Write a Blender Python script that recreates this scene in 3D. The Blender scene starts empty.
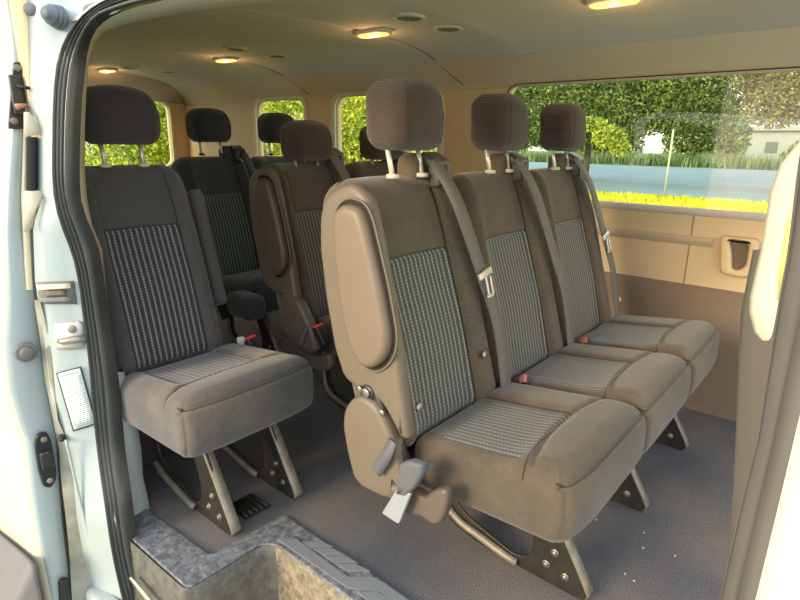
import bpy, bmesh, math, random
from math import sin, cos, pi, radians, sqrt, atan, tan, exp
from mathutils import Vector, Matrix
random.seed(7)
SC = bpy.context.scene
COL = SC.collection

# ------------------------------------------------------------------ camera
F_PX, YAW, PITCH, ROLL = 552.3, radians(50.19), radians(15.69), radians(0.978)
CAM = Vector((0, 0, 1.1))
D = Vector((-cos(YAW)*cos(PITCH), sin(YAW)*cos(PITCH), -sin(PITCH)))
R0 = D.cross(Vector((0, 0, 1))).normalized(); U0 = R0.cross(D)
RT = R0*cos(ROLL) + U0*sin(ROLL); UP = -R0*sin(ROLL) + U0*cos(ROLL)
cd = bpy.data.cameras.new('camera'); cam = bpy.data.objects.new('camera', cd); COL.objects.link(cam)
cam.matrix_world = Matrix(((RT.x, UP.x, -D.x, CAM.x), (RT.y, UP.y, -D.y, CAM.y), (RT.z, UP.z, -D.z, CAM.z), (0, 0, 0, 1)))
cd.sensor_width = 36; cd.lens = F_PX/800*36; cd.clip_start = 0.02; cd.clip_end = 300
SC.camera = cam

def at(px, py, axis, val):
    """point where the photo's sight line meets the plane axis = val (survey of the van)"""
    v = D + RT*((px-400)/F_PX) - UP*((py-300)/F_PX)
    return CAM + v*((val-CAM[axis])/v[axis])

# ------------------------------------------------------------------ helpers
def tag(o, label=None, cat=None, group=None, kind=None):
    if label: o['label'] = label
    if cat: o['category'] = cat
    if group: o['group'] = group
    if kind: o['kind'] = kind
    return o

def empty(name, loc=(0, 0, 0), label=None, cat=None, group=None):
    o = bpy.data.objects.new(name, None); COL.objects.link(o); o.location = loc
    o.empty_display_size = .05
    return tag(o, label, cat, group)

def link(name, me, mat=None, parent=None, smooth=True):
    o = bpy.data.objects.new(name, me); COL.objects.link(o)
    if mat is not None:
        for m in (mat if isinstance(mat, (list, tuple)) else [mat]):
            me.materials.append(m)
    if smooth:
        for p in me.polygons: p.use_smooth = True
    if parent: o.parent = parent
    return o

class MB:
    """gathers shapes into one mesh"""
    def __init__(s): s.v = []; s.f = []; s.loc = []; s.mi = []
    def add(s, vs, fs, loc=None, mi=0):
        n = len(s.v); s.v += [tuple(p) for p in vs]; s.loc += [tuple(p) for p in (loc or vs)]
        s.f += [tuple(i+n for i in f) for f in fs]; s.mi += [mi]*len(fs); return s
    def box(s, c, h, rot=None, r=0.0, k=2, n=1, mi=0):
        v, f = rbox(h, min(r, min(h)*.99) if r else 0, k, n)
        M = (rot or Matrix.Identity(3))
        v2 = [M @ Vector(p) + Vector(c) for p in v]
        return s.add(v2, f, v, mi)
    def grid(s, rows, closed=False, mi=0, loc=None):
        nr, nc = len(rows), len(rows[0]); vs = [p for r in rows for p in r]; fs = []
        for i in range(nr-1):
            for j in range(nc if closed else nc-1):
                a = i*nc+j; b = i*nc+(j+1) % nc
                fs.append((a, b, b+nc, a+nc))
        return s.add(vs, fs, loc, mi)
    def tube(s, pts, rad, n=10, cap=True, mi=0, sq=None):
        pts = [Vector(p) for p in pts]; rows = []
        up = Vector((0, 0, 1))
        t0 = (pts[1]-pts[0]).normalized()
        if abs(t0.dot(up)) > .95: up = Vector((0, 1, 0))
        for i, p in enumerate(pts):
            t = (pts[min(i+1, len(pts)-1)]-pts[max(i-1, 0)]).normalized()
            a = t.cross(up).normalized(); b = a.cross(t).normalized(); up = b
            rr = rad[i] if isinstance(rad, (list, tuple)) else rad
            if sq:  # flat strap: width sq[0], thickness sq[1]
                w, h = sq; rows.append([p+a*w+b*h, p-a*w+b*h, p-a*w-b*h, p+a*w-b*h])
            else:
                rows.append([p+a*(cos(2*pi*k/n)*rr)+b*(sin(2*pi*k/n)*rr) for k in range(n)])
        s.grid(rows, closed=True, mi=mi)
        if cap:
            m = len(rows[0])
            s.add(rows[0], [tuple(range(m))][::1], mi=mi); s.add(rows[-1], [tuple(reversed(range(m)))], mi=mi)
        return s
    def disc(s, c, ax, rad, h, n=20, mi=0):
        ax = Vector(ax).normalized(); c = Vector(c)
        a = ax.orthogonal().normalized(); b = ax.cross(a)
        rows = []
        for (q, t) in ((0, 0), (1, 0), (1, h*.8), (.88, h), (0, h)):
            rows.append([c+ax*t+(a*cos(2*pi*k/n)+b*sin(2*pi*k/n))*rad*max(q, .001) for k in range(n)])
        return s.grid(rows, closed=True, mi=mi)
    def build(s, name, mat=None, parent=None, smooth=True, sub=0, solid=0, bevel=0, angle=None):
        me = bpy.data.meshes.new(name); me.from_pydata(s.v, [], s.f)
        a = me.attributes.new('loc', 'FLOAT_VECTOR', 'POINT')
        flat = [c for p in s.loc for c in p]; a.data.foreach_set('vector', flat)
        for p, m in zip(me.polygons, s.mi): p.material_index = m
        bm = bmesh.new(); bm.from_mesh(me); bmesh.ops.remove_doubles(bm, verts=bm.verts, dist=1e-5)
        bmesh.ops.recalc_face_normals(bm, faces=bm.faces); bm.to_mesh(me); bm.free()
        o = link(name, me, mat, parent, smooth)
        if solid:
            m = o.modifiers.new('s', 'SOLIDIFY'); m.thickness = solid; m.offset = 0
        if bevel:
            m = o.modifiers.new('b', 'BEVEL'); m.width = bevel; m.segments = 2; m.limit_method = 'ANGLE'
        if sub:
            m = o.modifiers.new('u', 'SUBSURF'); m.levels = m.render_levels = sub
        if smooth and angle is not None:
            m = o.modifiers.new('w', 'WEIGHTED_NORMAL'); m.keep_sharp = True
        return o

def rbox(h, r, k=4, n=(6, 6, 6)):
    """rounded box surface grid: half sizes h, corner radius r, k corner steps, n interior cells"""
    if isinstance(n, int): n = (n, n, n)
    if r <= 0:
        k = 0
    cs = []
    for hh, nn in zip(h, n):
        inn = hh-r
        lo = [-(inn + r*tan(pi/4*(k-i)/k)) for i in range(k)] if k else []
        mid = [-inn + 2*inn*i/nn for i in range(nn+1)]
        cs.append(lo + mid + [-x for x in reversed(lo)])
    verts = {}; V = []; Fc = []
    def vid(p):
        key = tuple(round(c, 6) for c in p)
        if key not in verts:
            if r > 0:
                q = Vector([max(-(hh-r), min(hh-r, c)) for c, hh in zip(p, h)])
                d = Vector(p)-q
                d = d.normalized()*r if d.length > 0 else d
                V.append(tuple(q+d))
            else: V.append(tuple(p))
            verts[key] = len(V)-1
        return verts[key]
    for ax in range(3):
        a, b = (ax+1) % 3, (ax+2) % 3
        for sg in (-1, 1):
            for i in range(len(cs[a])-1):
                for j in range(len(cs[b])-1):
                    q = []
                    for (u, w) in ((i, j), (i+1, j), (i+1, j+1), (i, j+1)):
                        p = [0, 0, 0]; p[ax] = sg*h[ax]; p[a] = cs[a][u]; p[b] = cs[b][w]
                        q.append(vid(p))
                    Fc.append(tuple(q) if sg > 0 else tuple(reversed(q)))
    return V, Fc

def plate(name, outer, holes, thick, place, mat, parent=None, bev=0.0, res=1):
    """flat plate with holes: 2-D outlines, extruded; place(x, y, z) -> world"""
    cu = bpy.data.curves.new('c', 'CURVE'); cu.dimensions = '2D'; cu.fill_mode = 'BOTH'
    cu.extrude = max(thick/2-bev, .0001); cu.bevel_depth = bev; cu.bevel_resolution = res; cu.offset = -bev
    for pl in [outer]+list(holes):
        sp = cu.splines.new('POLY'); sp.points.add(len(pl)-1); sp.use_cyclic_u = True
        for i, p in enumerate(pl): sp.points[i].co = (p[0], p[1], 0, 1)
    ob = bpy.data.objects.new('t', cu); COL.objects.link(ob)
    dg = bpy.context.evaluated_depsgraph_get(); dg.update()
    me = bpy.data.meshes.new_from_object(ob.evaluated_get(dg))
    bpy.data.objects.remove(ob); bpy.data.curves.remove(cu)
    me.materials.clear()
    for v in me.vertices: v.co = place(*v.co)
    bm = bmesh.new(); bm.from_mesh(me); bmesh.ops.remove_doubles(bm, verts=bm.verts, dist=1e-5)
    bmesh.ops.recalc_face_normals(bm, faces=bm.faces); bm.to_mesh(me); bm.free()
    me.name = name
    return link(name, me, mat, parent, smooth=False)

def rrect(x0, y0, x1, y1, r, n=6):
    out = []
    for cx, cy, a0 in ((x1-r, y1-r, 0), (x0+r, y1-r, 90), (x0+r, y0+r, 180), (x1-r, y0+r, 270)):
        for i in range(n+1):
            a = radians(a0+90*i/n); out.append((cx+r*cos(a), cy+r*sin(a)))
    return out

def rounded(poly, r, n=5):
    out = []; m = len(poly)
    for i in range(m):
        p = Vector(poly[i]); a = Vector(poly[i-1]); b = Vector(poly[(i+1) % m])
        rr = r[i] if isinstance(r, (list, tuple)) else r
        u = (a-p); v = (b-p); d = min(rr, u.length*.45, v.length*.45)
        s = p+u.normalized()*d; e = p+v.normalized()*d
        for k in range(n+1):
            t = k/n; out.append(tuple(s*(1-t)**2+p*2*t*(1-t)+e*t*t))
    return out

def interp(tab, y):
    if y <= tab[0][0]:
        a, b = tab[0], tab[1]
    elif y >= tab[-1][0]:
        a, b = tab[-2], tab[-1]
    else:
        for a, b in zip(tab, tab[1:]):
            if a[0] <= y <= b[0]: break
    return a[1]+(b[1]-a[1])*(y-a[0])/(b[0]-a[0])

def copy_tree(o, parent=None):
    c = o.copy(); COL.objects.link(c); c.parent = parent
    for ch in list(o.children): copy_tree(ch, c)
    return c

# ------------------------------------------------------------------ materials
def nodes(name):
    m = bpy.data.materials.new(name); m.use_nodes = True; nt = m.node_tree
    return m, nt, nt.nodes, nt.links, nt.nodes['Principled BSDF']

def C4(c): return (c[0], c[1], c[2], 1)

def plain(name, col, rough=.6, metal=0, var=.12, scale=8, bump=.0, bscale=200, spec=.5, dirt=None, coat=0):
    m, nt, N, L, B = nodes(name)
    tc = N.new('ShaderNodeTexCoord'); nz = N.new('ShaderNodeTexNoise'); nz.inputs['Scale'].default_value = scale
    nz.inputs['Detail'].default_value = 5
    L.new(tc.outputs['Object'], nz.inputs['Vector'])
    mx = N.new('ShaderNodeMix'); mx.data_type = 'RGBA'
    mx.inputs['A'].default_value = C4([c*(1-var) for c in col])
    mx.inputs['B'].default_value = C4([min(c*(1+var), 1) for c in (dirt or col)])
    L.new(nz.outputs['Fac'], mx.inputs['Factor']); L.new(mx.outputs['Result'], B.inputs['Base Color'])
    B.inputs['Roughness'].default_value = rough; B.inputs['Metallic'].default_value = metal
    B.inputs['Specular IOR Level'].default_value = spec; B.inputs['Coat Weight'].default_value = coat
    if bump:
        n2 = N.new('ShaderNodeTexNoise'); n2.inputs['Scale'].default_value = bscale; L.new(tc.outputs['Object'], n2.inputs['Vector'])
        bp = N.new('ShaderNodeBump'); bp.inputs['Strength'].default_value = bump; bp.inputs['Distance'].default_value = .002
        L.new(n2.outputs['Fac'], bp.inputs['Height']); L.new(bp.outputs['Normal'], B.inputs['Normal'])
    return m

def math_(N, L, op, a, b=None, c=None, clamp=False):
    n = N.new('ShaderNodeMath'); n.operation = op; n.use_clamp = clamp
    for i, v in enumerate((a, b, c)):
        if v is None: continue
        if isinstance(v, (int, float)): n.inputs[i].default_value = v
        else: L.new(v, n.inputs[i])
    return n.outputs[0]

def fabric(name, base, panel=None, dark=(.065, .064, .057), light=(.29, .28, .23), knit=None, dirt=(.17, .125, .078), dirtamt=.4, seams=None):
    """woven seat cloth. panel=(axis_u, axis_v, u0,u1,v0,v1, axis_n, nmin): striped insert in the part's own coordinates"""
    m, nt, N, L, B = nodes(name)
    at_ = N.new('ShaderNodeAttribute'); at_.attribute_name = 'loc'
    sp = N.new('ShaderNodeSeparateXYZ'); L.new(at_.outputs['Vector'], sp.inputs[0])
    nz = N.new('ShaderNodeTexNoise'); nz.inputs['Scale'].default_value = 7; nz.inputs['Detail'].default_value = 6; nz.inputs['Roughness'].default_value = .65
    L.new(at_.outputs['Vector'], nz.inputs['Vector'])
    fine = N.new('ShaderNodeTexNoise'); fine.inputs['Scale'].default_value = 420; fine.inputs['Detail'].default_value = 2
    L.new(at_.outputs['Vector'], fine.inputs['Vector'])
    df = math_(N, L, 'MULTIPLY', math_(N, L, 'SUBTRACT', nz.outputs['Fac'], .42), 3.2, clamp=True)
    df = math_(N, L, 'MULTIPLY', df, dirtamt)
    mx = N.new('ShaderNodeMix'); mx.data_type = 'RGBA'; L.new(df, mx.inputs['Factor'])
    mx.inputs['A'].default_value = C4(base); mx.inputs['B'].default_value = C4(dirt)
    colr = mx.outputs['Result']
    gr = N.new('ShaderNodeMix'); gr.data_type = 'RGBA'; gr.blend_type = 'MULTIPLY'; gr.inputs['Factor'].default_value = 1
    fv = math_(N, L, 'ADD', math_(N, L, 'MULTIPLY', fine.outputs['Fac'], .9), .55)
    cb = N.new('ShaderNodeCombineColor'); [L.new(fv, cb.inputs[i]) for i in range(3)]
    L.new(colr, gr.inputs['A']); L.new(cb.outputs[0], gr.inputs['B']); colr = gr.outputs['Result']
    height = fine.outputs['Fac']
    if knit:  # fine ribbing lines
        ax, per, amp = knit
        rb = math_(N, L, 'SINE', math_(N, L, 'MULTIPLY', sp.outputs[ax], 2*pi/per))
        height = math_(N, L, 'ADD', math_(N, L, 'MULTIPLY', rb, amp), height)
        g2 = N.new('ShaderNodeMix'); g2.data_type = 'RGBA'; g2.blend_type = 'MULTIPLY'; g2.inputs['Factor'].default_value = 1
        k = math_(N, L, 'ADD', math_(N, L, 'MULTIPLY', rb, .10*amp), 1)
        c2 = N.new('ShaderNodeCombineColor'); [L.new(k, c2.inputs[i]) for i in range(3)]
        L.new(colr, g2.inputs['A']); L.new(c2.outputs[0], g2.inputs['B']); colr = g2.outputs['Result']
    if panel:
        au, av, u0, u1, v0, v1, an, nmin, per, slant = panel
        u = sp.outputs[au]; v = sp.outputs[av]
        ue = math_(N, L, 'SUBTRACT', u, math_(N, L, 'MULTIPLY', math_(N, L, 'SUBTRACT', v, v0), slant))
        def band(x, a, b):
            g = math_(N, L, 'GREATER_THAN', x, a); l = math_(N, L, 'LESS_THAN', x, b)
            return math_(N, L, 'MULTIPLY', g, l)
        mask = math_(N, L, 'MULTIPLY', band(ue, u0, u1), band(v, v0, v1))
        mask = math_(N, L, 'MULTIPLY', mask, math_(N, L, 'GREATER_THAN', sp.outputs[an], nmin))
        ph = math_(N, L, 'FRACT', math_(N, L, 'DIVIDE', math_(N, L, 'SUBTRACT', ue, u0), per))
        ln = math_(N, L, 'MULTIPLY', math_(N, L, 'GREATER_THAN', ph, .30), math_(N, L, 'LESS_THAN', ph, .62))
        dash = math_(N, L, 'FRACT', math_(N, L, 'DIVIDE', v, .0085))
        dash = math_(N, L, 'ADD', math_(N, L, 'MULTIPLY', math_(N, L, 'LESS_THAN', dash, .62), .62), .38)
        ln = math_(N, L, 'MULTIPLY', ln, dash)
        sm = N.new('ShaderNodeMix'); sm.data_type = 'RGBA'; L.new(ln, sm.inputs['Factor'])
        sm.inputs['A'].default_value = C4(dark); sm.inputs['B'].default_value = C4(light)
        pm = N.new('ShaderNodeMix'); pm.data_type = 'RGBA'; L.new(math_(N, L, 'MULTIPLY', mask, .93), pm.inputs['Factor'])
        L.new(colr, pm.inputs['A']); L.new(sm.outputs['Result'], pm.inputs['B']); colr = pm.outputs['Result']
        height = math_(N, L, 'ADD', height, math_(N, L, 'MULTIPLY', math_(N, L, 'MULTIPLY', ln, mask), 1.2))
    if seams:
        def near(v, p, w_):
            return math_(N, L, 'LESS_THAN', math_(N, L, 'ABSOLUTE', math_(N, L, 'SUBTRACT', v, p)), w_)
        ay = math_(N, L, 'ABSOLUTE', sp.outputs[1]); kind, hp = seams
        if kind == 'back':
            front = math_(N, L, 'GREATER_THAN', sp.outputs[0], .02)
            a_ = near(ay, hp, .0018)
            b_ = math_(N, L, 'MULTIPLY', near(sp.outputs[2], .120, .0018), math_(N, L, 'LESS_THAN', ay, hp))
            ln_ = math_(N, L, 'MULTIPLY', math_(N, L, 'MAXIMUM', a_, b_), front)
        else:
            topf = math_(N, L, 'GREATER_THAN', sp.outputs[2], .045)
            a_ = math_(N, L, 'MULTIPLY', near(ay, hp, .0018), math_(N, L, 'LESS_THAN', sp.outputs[0], .07))
            cv_ = math_(N, L, 'ADD', math_(N, L, 'MULTIPLY', math_(N, L, 'MULTIPLY', ay, ay), .9), .070)
            b_ = near(sp.outputs[0], cv_, .0022)
            ln_ = math_(N, L, 'MULTIPLY', math_(N, L, 'MAXIMUM', a_, b_), topf)
            ln_ = math_(N, L, 'MAXIMUM', ln_, math_(N, L, 'MULTIPLY', near(sp.outputs[2], .058, .0016), math_(N, L, 'GREATER_THAN', sp.outputs[0], .172)))
        sm_ = N.new('ShaderNodeMix'); sm_.data_type = 'RGBA'; L.new(math_(N, L, 'MULTIPLY', ln_, .75), sm_.inputs['Factor'])
        L.new(colr, sm_.inputs['A']); sm_.inputs['B'].default_value = (.018, .015, .012, 1); colr = sm_.outputs['Result']
        height = math_(N, L, 'SUBTRACT', height, math_(N, L, 'MULTIPLY', ln_, 3.0))
    L.new(colr, B.inputs['Base Color']); B.inputs['Roughness'].default_value = .9
    B.inputs['Specular IOR Level'].default_value = .2
    B.inputs['Sheen Weight'].default_value = .25; B.inputs['Sheen Roughness'].default_value = .5
    bp = N.new('ShaderNodeBump'); bp.inputs['Strength'].default_value = .6; bp.inputs['Distance'].default_value = .0015
    L.new(height, bp.inputs['Height']); L.new(bp.outputs['Normal'], B.inputs['Normal'])
    return m

def emit(name, col, s):
    m, nt, N, L, B = nodes(name)
    B.inputs['Base Color'].default_value = C4(col); B.inputs['Emission Color'].default_value = C4(col)
    B.inputs['Emission Strength'].default_value = s
    return m

def glass(name, tint, haze=0.0, rough=.02):
    m, nt, N, L, B = nodes(name); N.remove(B)
    out = N['Material Output']; tr = N.new('ShaderNodeBsdfTransparent'); tr.inputs[0].default_value = C4(tint)
    gl = N.new('ShaderNodeBsdfGlossy'); gl.inputs['Roughness'].default_value = rough; gl.inputs[0].default_value = (1, 1, 1, 1)
    fr = N.new('ShaderNodeLayerWeight'); fa = math_(N, L, 'ADD', math_(N, L, 'MULTIPLY', math_(N, L, 'POWER', fr.outputs['Facing'], 5), .6), .02)
    mx = N.new('ShaderNodeMixShader'); L.new(fa, mx.inputs[0]); L.new(tr.outputs[0], mx.inputs[1]); L.new(gl.outputs[0], mx.inputs[2])
    last = mx
    if haze:
        df = N.new('ShaderNodeBsdfTranslucent'); df.inputs[0].default_value = (.95, .92, .85, 1)
        nz = N.new('ShaderNodeTexNoise'); nz.inputs['Scale'].default_value = 5
        m2 = N.new('ShaderNodeMixShader'); L.new(math_(N, L, 'MULTIPLY', nz.outputs['Fac'], haze*2), m2.inputs[0])
        L.new(mx.outputs[0], m2.inputs[1]); L.new(df.outputs[0], m2.inputs[2]); last = m2
    L.new(last.outputs[0], out.inputs[0]); return m

M = {}
BR = (.092, .070, .046)
M['cloth'] = fabric('cloth_brown', BR)
M['head'] = fabric('cloth_headrest', (.070, .046, .034), knit=(2, .0045, .9), dirtamt=.12)
M['back'] = fabric('cloth_back', BR, panel=(1, 2, -.125, .125, -.30, .118, 0, .02, .0166, 0), knit=(2, .006, .35), seams=('back', .127))
M['cush'] = fabric('cloth_cushion', (.076, .059, .042), dark=(.055, .055, .053), light=(.20, .195, .17), panel=(1, 0, -.125, .125, -.128, .070, 2, .05, .0156, .0), seams=('cush', .127), dirtamt=.45)
DK = (.078, .072, .072)
M['cloth_d'] = fabric('cloth_charcoal', DK, dirtamt=.22)
M['head_d'] = fabric('cloth_headrest_charcoal', (.050, .041, .048), knit=(2, .0045, .5), dirtamt=.03)
M['back_d'] = fabric('cloth_back_charcoal', DK, panel=(1, 2, -.115, .115, -.30, .118, 0, .02, .0178, 0), seams=('back', .117), dark=(.04, .043, .05), light=(.29, .28, .27), knit=(2, .008, .5), dirtamt=.15)
M['cush_d'] = fabric('cloth_cushion_charcoal', (.075, .069, .065), panel=(1, 0, -.118, .118, -.140, .070, 2, .05, .0168, .0), seams=('cush', .120), dark=(.045, .046, .052), light=(.17, .16, .15), dirt=(.20, .145, .10), dirtamt=.55)
NV = (.062, .070, .078)
M['cloth_n'] = fabric('cloth_navy', NV, dirtamt=.05)
M['head_n'] = fabric('cloth_headrest_navy', (.040, .038, .052), knit=(2, .0045, .4), dirtamt=.02)
M['back_n'] = fabric('cloth_back_navy', NV, panel=(1, 2, -.115, .115, -.30, .118, 0, .02, .0178, 0), seams=('back', .117), dark=(.045, .065, .068), light=(.24, .29, .265), dirtamt=.03)
M['cush_n'] = M['cloth_n']
M['plastic_brown_lit'] = plain('plastic_brown_lit', (.145, .108, .074), .5, var=.08, bump=.15, bscale=500)  # brown shell with the open-door light put into its tan
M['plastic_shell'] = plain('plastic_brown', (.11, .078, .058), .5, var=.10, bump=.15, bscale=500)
M['arm_vinyl'] = plain('vinyl_brown_lit', (.170, .120, .082), .5, var=.06, bump=.08, bscale=300)  # lighter copy of the armrest vinyl, door light painted in
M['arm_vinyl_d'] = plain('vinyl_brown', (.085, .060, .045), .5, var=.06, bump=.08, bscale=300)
M['black'] = plain('black_plastic', (.016, .016, .018), .4, var=.2)
M['gap'] = plain('gap_shade', (.012, .009, .008), .8)  # near-black colour painting the shade in the armrest gap
M['piping'] = plain('seam_cord', (.42, .30, .20), .6)
M['steel_dark'] = plain('coated_steel', (.012, .011, .010), .4, metal=0, var=.35, scale=25, dirt=(.030, .026, .022))
M['steel_edge'] = plain('steel_edge_lit', (.07, .062, .054), .4, metal=0, var=.3, scale=30, dirt=(.24, .20, .15))  # paler steel, light on the leg flanges put into the colour
M['chrome'] = plain('chrome', (.80, .74, .62), .38, metal=.55, var=.05)
M['bolt'] = plain('bolt_zinc', (.30, .27, .235), .35, metal=.8, var=.2, scale=60)
M['belt'] = plain('belt_webbing', (.135, .122, .10), .7, var=.1, scale=60, bump=.3, bscale=700)
M['belt_n'] = plain('belt_webbing_dark', (.045, .048, .05), .7, var=.1, scale=60)
M['tongue'] = plain('buckle_tongue', (.60, .56, .48), .3, metal=.6)
M['guide'] = plain('belt_guide_plastic', (.085, .078, .070), .35)
M['red'] = plain('red_button', (.75, .035, .03), .4, var=.05)
M['red_f'] = plain('faded_red_button', (.55, .16, .14), .5, var=.1)
M['grey_strap'] = plain('grey_strap', (.10, .098, .108), .6, var=.1)
M['white_pl'] = plain('white_plastic', (.62, .58, .52), .4)
M['paint'] = plain('body_paint_shade', (.33, .40, .42), .3, var=.05, scale=3, dirt=(.38, .42, .41), coat=.3)  # van body paint with the bluish sky shade put into the colour
M['paint_sunlit'] = plain('body_paint_sunlit', (.62, .56, .45), .3, var=.04, scale=3, coat=.3)  # same body paint with warm sunlight put into the colour
M['grime'] = plain('grimy_metal', (.13, .125, .10), .7, var=.5, scale=14, dirt=(.28, .27, .22), bump=.3, bscale=60)
M['cladding'] = plain('grey_cladding', (.15, .14, .14), .6)
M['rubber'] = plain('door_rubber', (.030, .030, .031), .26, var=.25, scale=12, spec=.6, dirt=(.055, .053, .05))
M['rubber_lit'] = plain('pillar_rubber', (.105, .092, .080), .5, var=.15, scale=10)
M['trim_cream'] = plain('cream_trim', (.72, .60, .44), .5, var=.04)
M['trim_ivory'] = plain('ivory_trim', (.66, .57, .42), .45, var=.04)
M['wall_beige'] = plain('beige_panel', (.64, .46, .27), .55, var=.05, scale=3, bump=.08, bscale=600)
M['wall_low'] = plain('taupe_lower_panel', (.20, .14, .095), .75, var=.12, scale=6, bump=.2, bscale=500)
M['cove'] = plain('tan_cove', (.66, .50, .33), .75, var=.05, scale=4)
M['head_grey'] = plain('headliner', (.60, .51, .45), .95, var=.06, scale=5, bump=.15, bscale=500)
M['pillar_low'] = plain('taupe_pillar_trim', (.135, .112, .09), .6, var=.1, scale=8, bump=.1, bscale=300)
M['lamp'] = emit('lamp_lens', (1, .42, .09), 2.2)
M['lamp_core'] = emit('lamp_core', (1, .72, .30), 10)
M['vent'] = plain('speaker_grille', (.22, .18, .14), .7)
M['vent_ring'] = plain('speaker_ring', (.70, .60, .48), .6)
M['glass'] = glass('window_glass', (.86, .93, .86))
M['glass_reflect'] = glass('window_glass_reflection', (.96, .94, .86), haze=.035)  # whitish translucency stands in for a reflection on the front pane
M['paper'] = plain('label_paper', (.74, .78, .76), .6, var=.02)
M['ink'] = plain('ink', (.05, .06, .06), .6)
M['ink_soft'] = plain('ink_soft', (.16, .19, .19), .6)
M['pinkplate'] = plain('primer_plate', (.50, .46, .43), .45, var=.12, scale=20)

# floor cloth: speckled grey carpet
def carpet():
    m, nt, N, L, B = nodes('floor_carpet')
    tc = N.new('ShaderNodeTexCoord')
    n1 = N.new('ShaderNodeTexNoise'); n1.inputs['Scale'].default_value = 2.2; n1.inputs['Detail'].default_value = 6; L.new(tc.outputs['Object'], n1.inputs['Vector'])
    n2 = N.new('ShaderNodeTexNoise'); n2.inputs['Scale'].default_value = 320; n2.inputs['Detail'].default_value = 3; L.new(tc.outputs['Object'], n2.inputs['Vector'])
    r1 = N.new('ShaderNodeValToRGB'); L.new(n1.outputs['Fac'], r1.inputs[0])
    r1.color_ramp.elements[0].position = .38; r1.color_ramp.elements[0].color = (.085, .086, .100, 1)
    r1.color_ramp.elements[1].position = .66; r1.color_ramp.elements[1].color = (.150, .132, .120, 1)
    r2 = N.new('ShaderNodeValToRGB'); L.new(n2.outputs['Fac'], r2.inputs[0])
    r2.color_ramp.elements[0].position = .35; r2.color_ramp.elements[0].color = (.55, .55, .55, 1)
    r2.color_ramp.elements[1].position = .68; r2.color_ramp.elements[1].color = (1.8, 1.74, 1.68, 1)
    mx = N.new('ShaderNodeMix'); mx.data_type = 'RGBA'; mx.blend_type = 'MULTIPLY'; mx.inputs['Factor'].default_value = 1
    L.new(r1.outputs[0], mx.inputs['A']); L.new(r2.outputs[0], mx.inputs['B']); L.new(mx.outputs['Result'], B.inputs['Base Color'])
    B.inputs['Roughness'].default_value = .95; B.inputs['Specular IOR Level'].default_value = .15
    bp = N.new('ShaderNodeBump'); bp.inputs['Strength'].default_value = .4; bp.inputs['Distance'].default_value = .002
    L.new(n2.outputs['Fac'], bp.inputs['Height']); L.new(bp.outputs['Normal'], B.inputs['Normal'])
    return m
M['carpet'] = carpet()

def scuffed(name, a, b, scale=28, lo=.42, hi=.62):
    m, nt, N, L, B = nodes(name)
    tc = N.new('ShaderNodeTexCoord')
    n1 = N.new('ShaderNodeTexNoise'); n1.inputs['Scale'].default_value = scale; n1.inputs['Detail'].default_value = 8; n1.inputs['Roughness'].default_value = .75
    n1.inputs['Distortion'].default_value = .25; L.new(tc.outputs['Object'], n1.inputs['Vector'])
    r = N.new('ShaderNodeValToRGB'); L.new(n1.outputs['Fac'], r.inputs[0])
    r.color_ramp.elements[0].position = lo; r.color_ramp.elements[0].color = C4(a)
    r.color_ramp.elements[1].position = hi; r.color_ramp.elements[1].color = C4(b)
    L.new(r.outputs[0], B.inputs['Base Color']); B.inputs['Roughness'].default_value = .6
    bp = N.new('ShaderNodeBump'); bp.inputs['Strength'].default_value = .25; bp.inputs['Distance'].default_value = .002
    L.new(n1.outputs['Fac'], bp.inputs['Height']); L.new(bp.outputs['Normal'], B.inputs['Normal'])
    return m
M['step_top'] = scuffed('scuffed_step_top', (.075, .078, .088), (.25, .25, .255), 60, .42, .66)
M['step_side'] = scuffed('scuffed_step_side', (.065, .060, .052), (.15, .138, .115), 30, .38, .68)
M['step_riser'] = scuffed('muddy_step_riser', (.09, .074, .050), (.28, .23, .15), 40, .36, .62)
M['step_tread'] = scuffed('pale_step_tread', (.20, .21, .23), (.32, .34, .37), 60)
M['sill_light'] = plain('sill_plate_light', (.18, .19, .20), .5, var=.1, scale=60, bump=.3, bscale=500)

# ------------------------------------------------------------------ van shell
def struct(o): o['kind'] = 'structure'; return o
W = 2.56; XR = -4.5; XF = .45; YN = .60

# floor (with the step well cut out)
WELL_X0, WELL_Y = -1.19, .89
fl = plate('floor', [(XR, YN-.02), (-1.53, YN-.02), (-1.53, .635), (-1.20, .648), (-1.19, .890), (XF, .890), (XF, W+.02), (XR, W+.02)], [], .02,
           lambda x, y, z: (x, y, z-.01), M['carpet'])
struct(fl)

# left wall (far side), with three windows
holes = [rrect(-1.465, .865, -.20, 1.39, .06), rrect(-2.69, .865, -1.875, 1.385, .07), rrect(-3.52, .865, -2.985, 1.385, .07)]
wl = plate('wall_left', [(XR, -.02), (XF, -.02), (XF, 1.47), (XR, 1.47)], holes, .05, lambda x, y, z: (x, W+.025+z, y), M['wall_beige'])
struct(wl)
low = MB()
prof = [(W+.0, .545), (W-.012, .535), (W-.022, .50), (W-.022, .05), (W-.03, .0)]
low.grid([[(x, y, z) for (y, z) in prof] for x in (XR, -2, XF)])
o = low.build('lower_panel', M['wall_low'], wl)
rd = MB()   # moulded horizontal swage under the window
prof = [(W, .752), (W-.014, .746), (W-.006, .728), (W-.004, .718), (W, .712)]
rd.grid([[(x, y, z) for (y, z) in prof] for x in (-1.45, -.9, -.46)])
rd.build('swage', plain('beige_swage', (.50, .37, .24), .6), wl)
for x in (-.545, -1.66):
    sm = MB(); sm.box((x, W-.001, .70), (.0015, .002, .158)); sm.build('panel_seam', M['wall_low'], wl, smooth=False)
for x in (-.80, -1.9):
    pb = MB(); pb.disc((x, W-.022, .43), (0, -1, 0), .012, .008); pb.build('push_pin', M['trim_cream'], wl)

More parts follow.
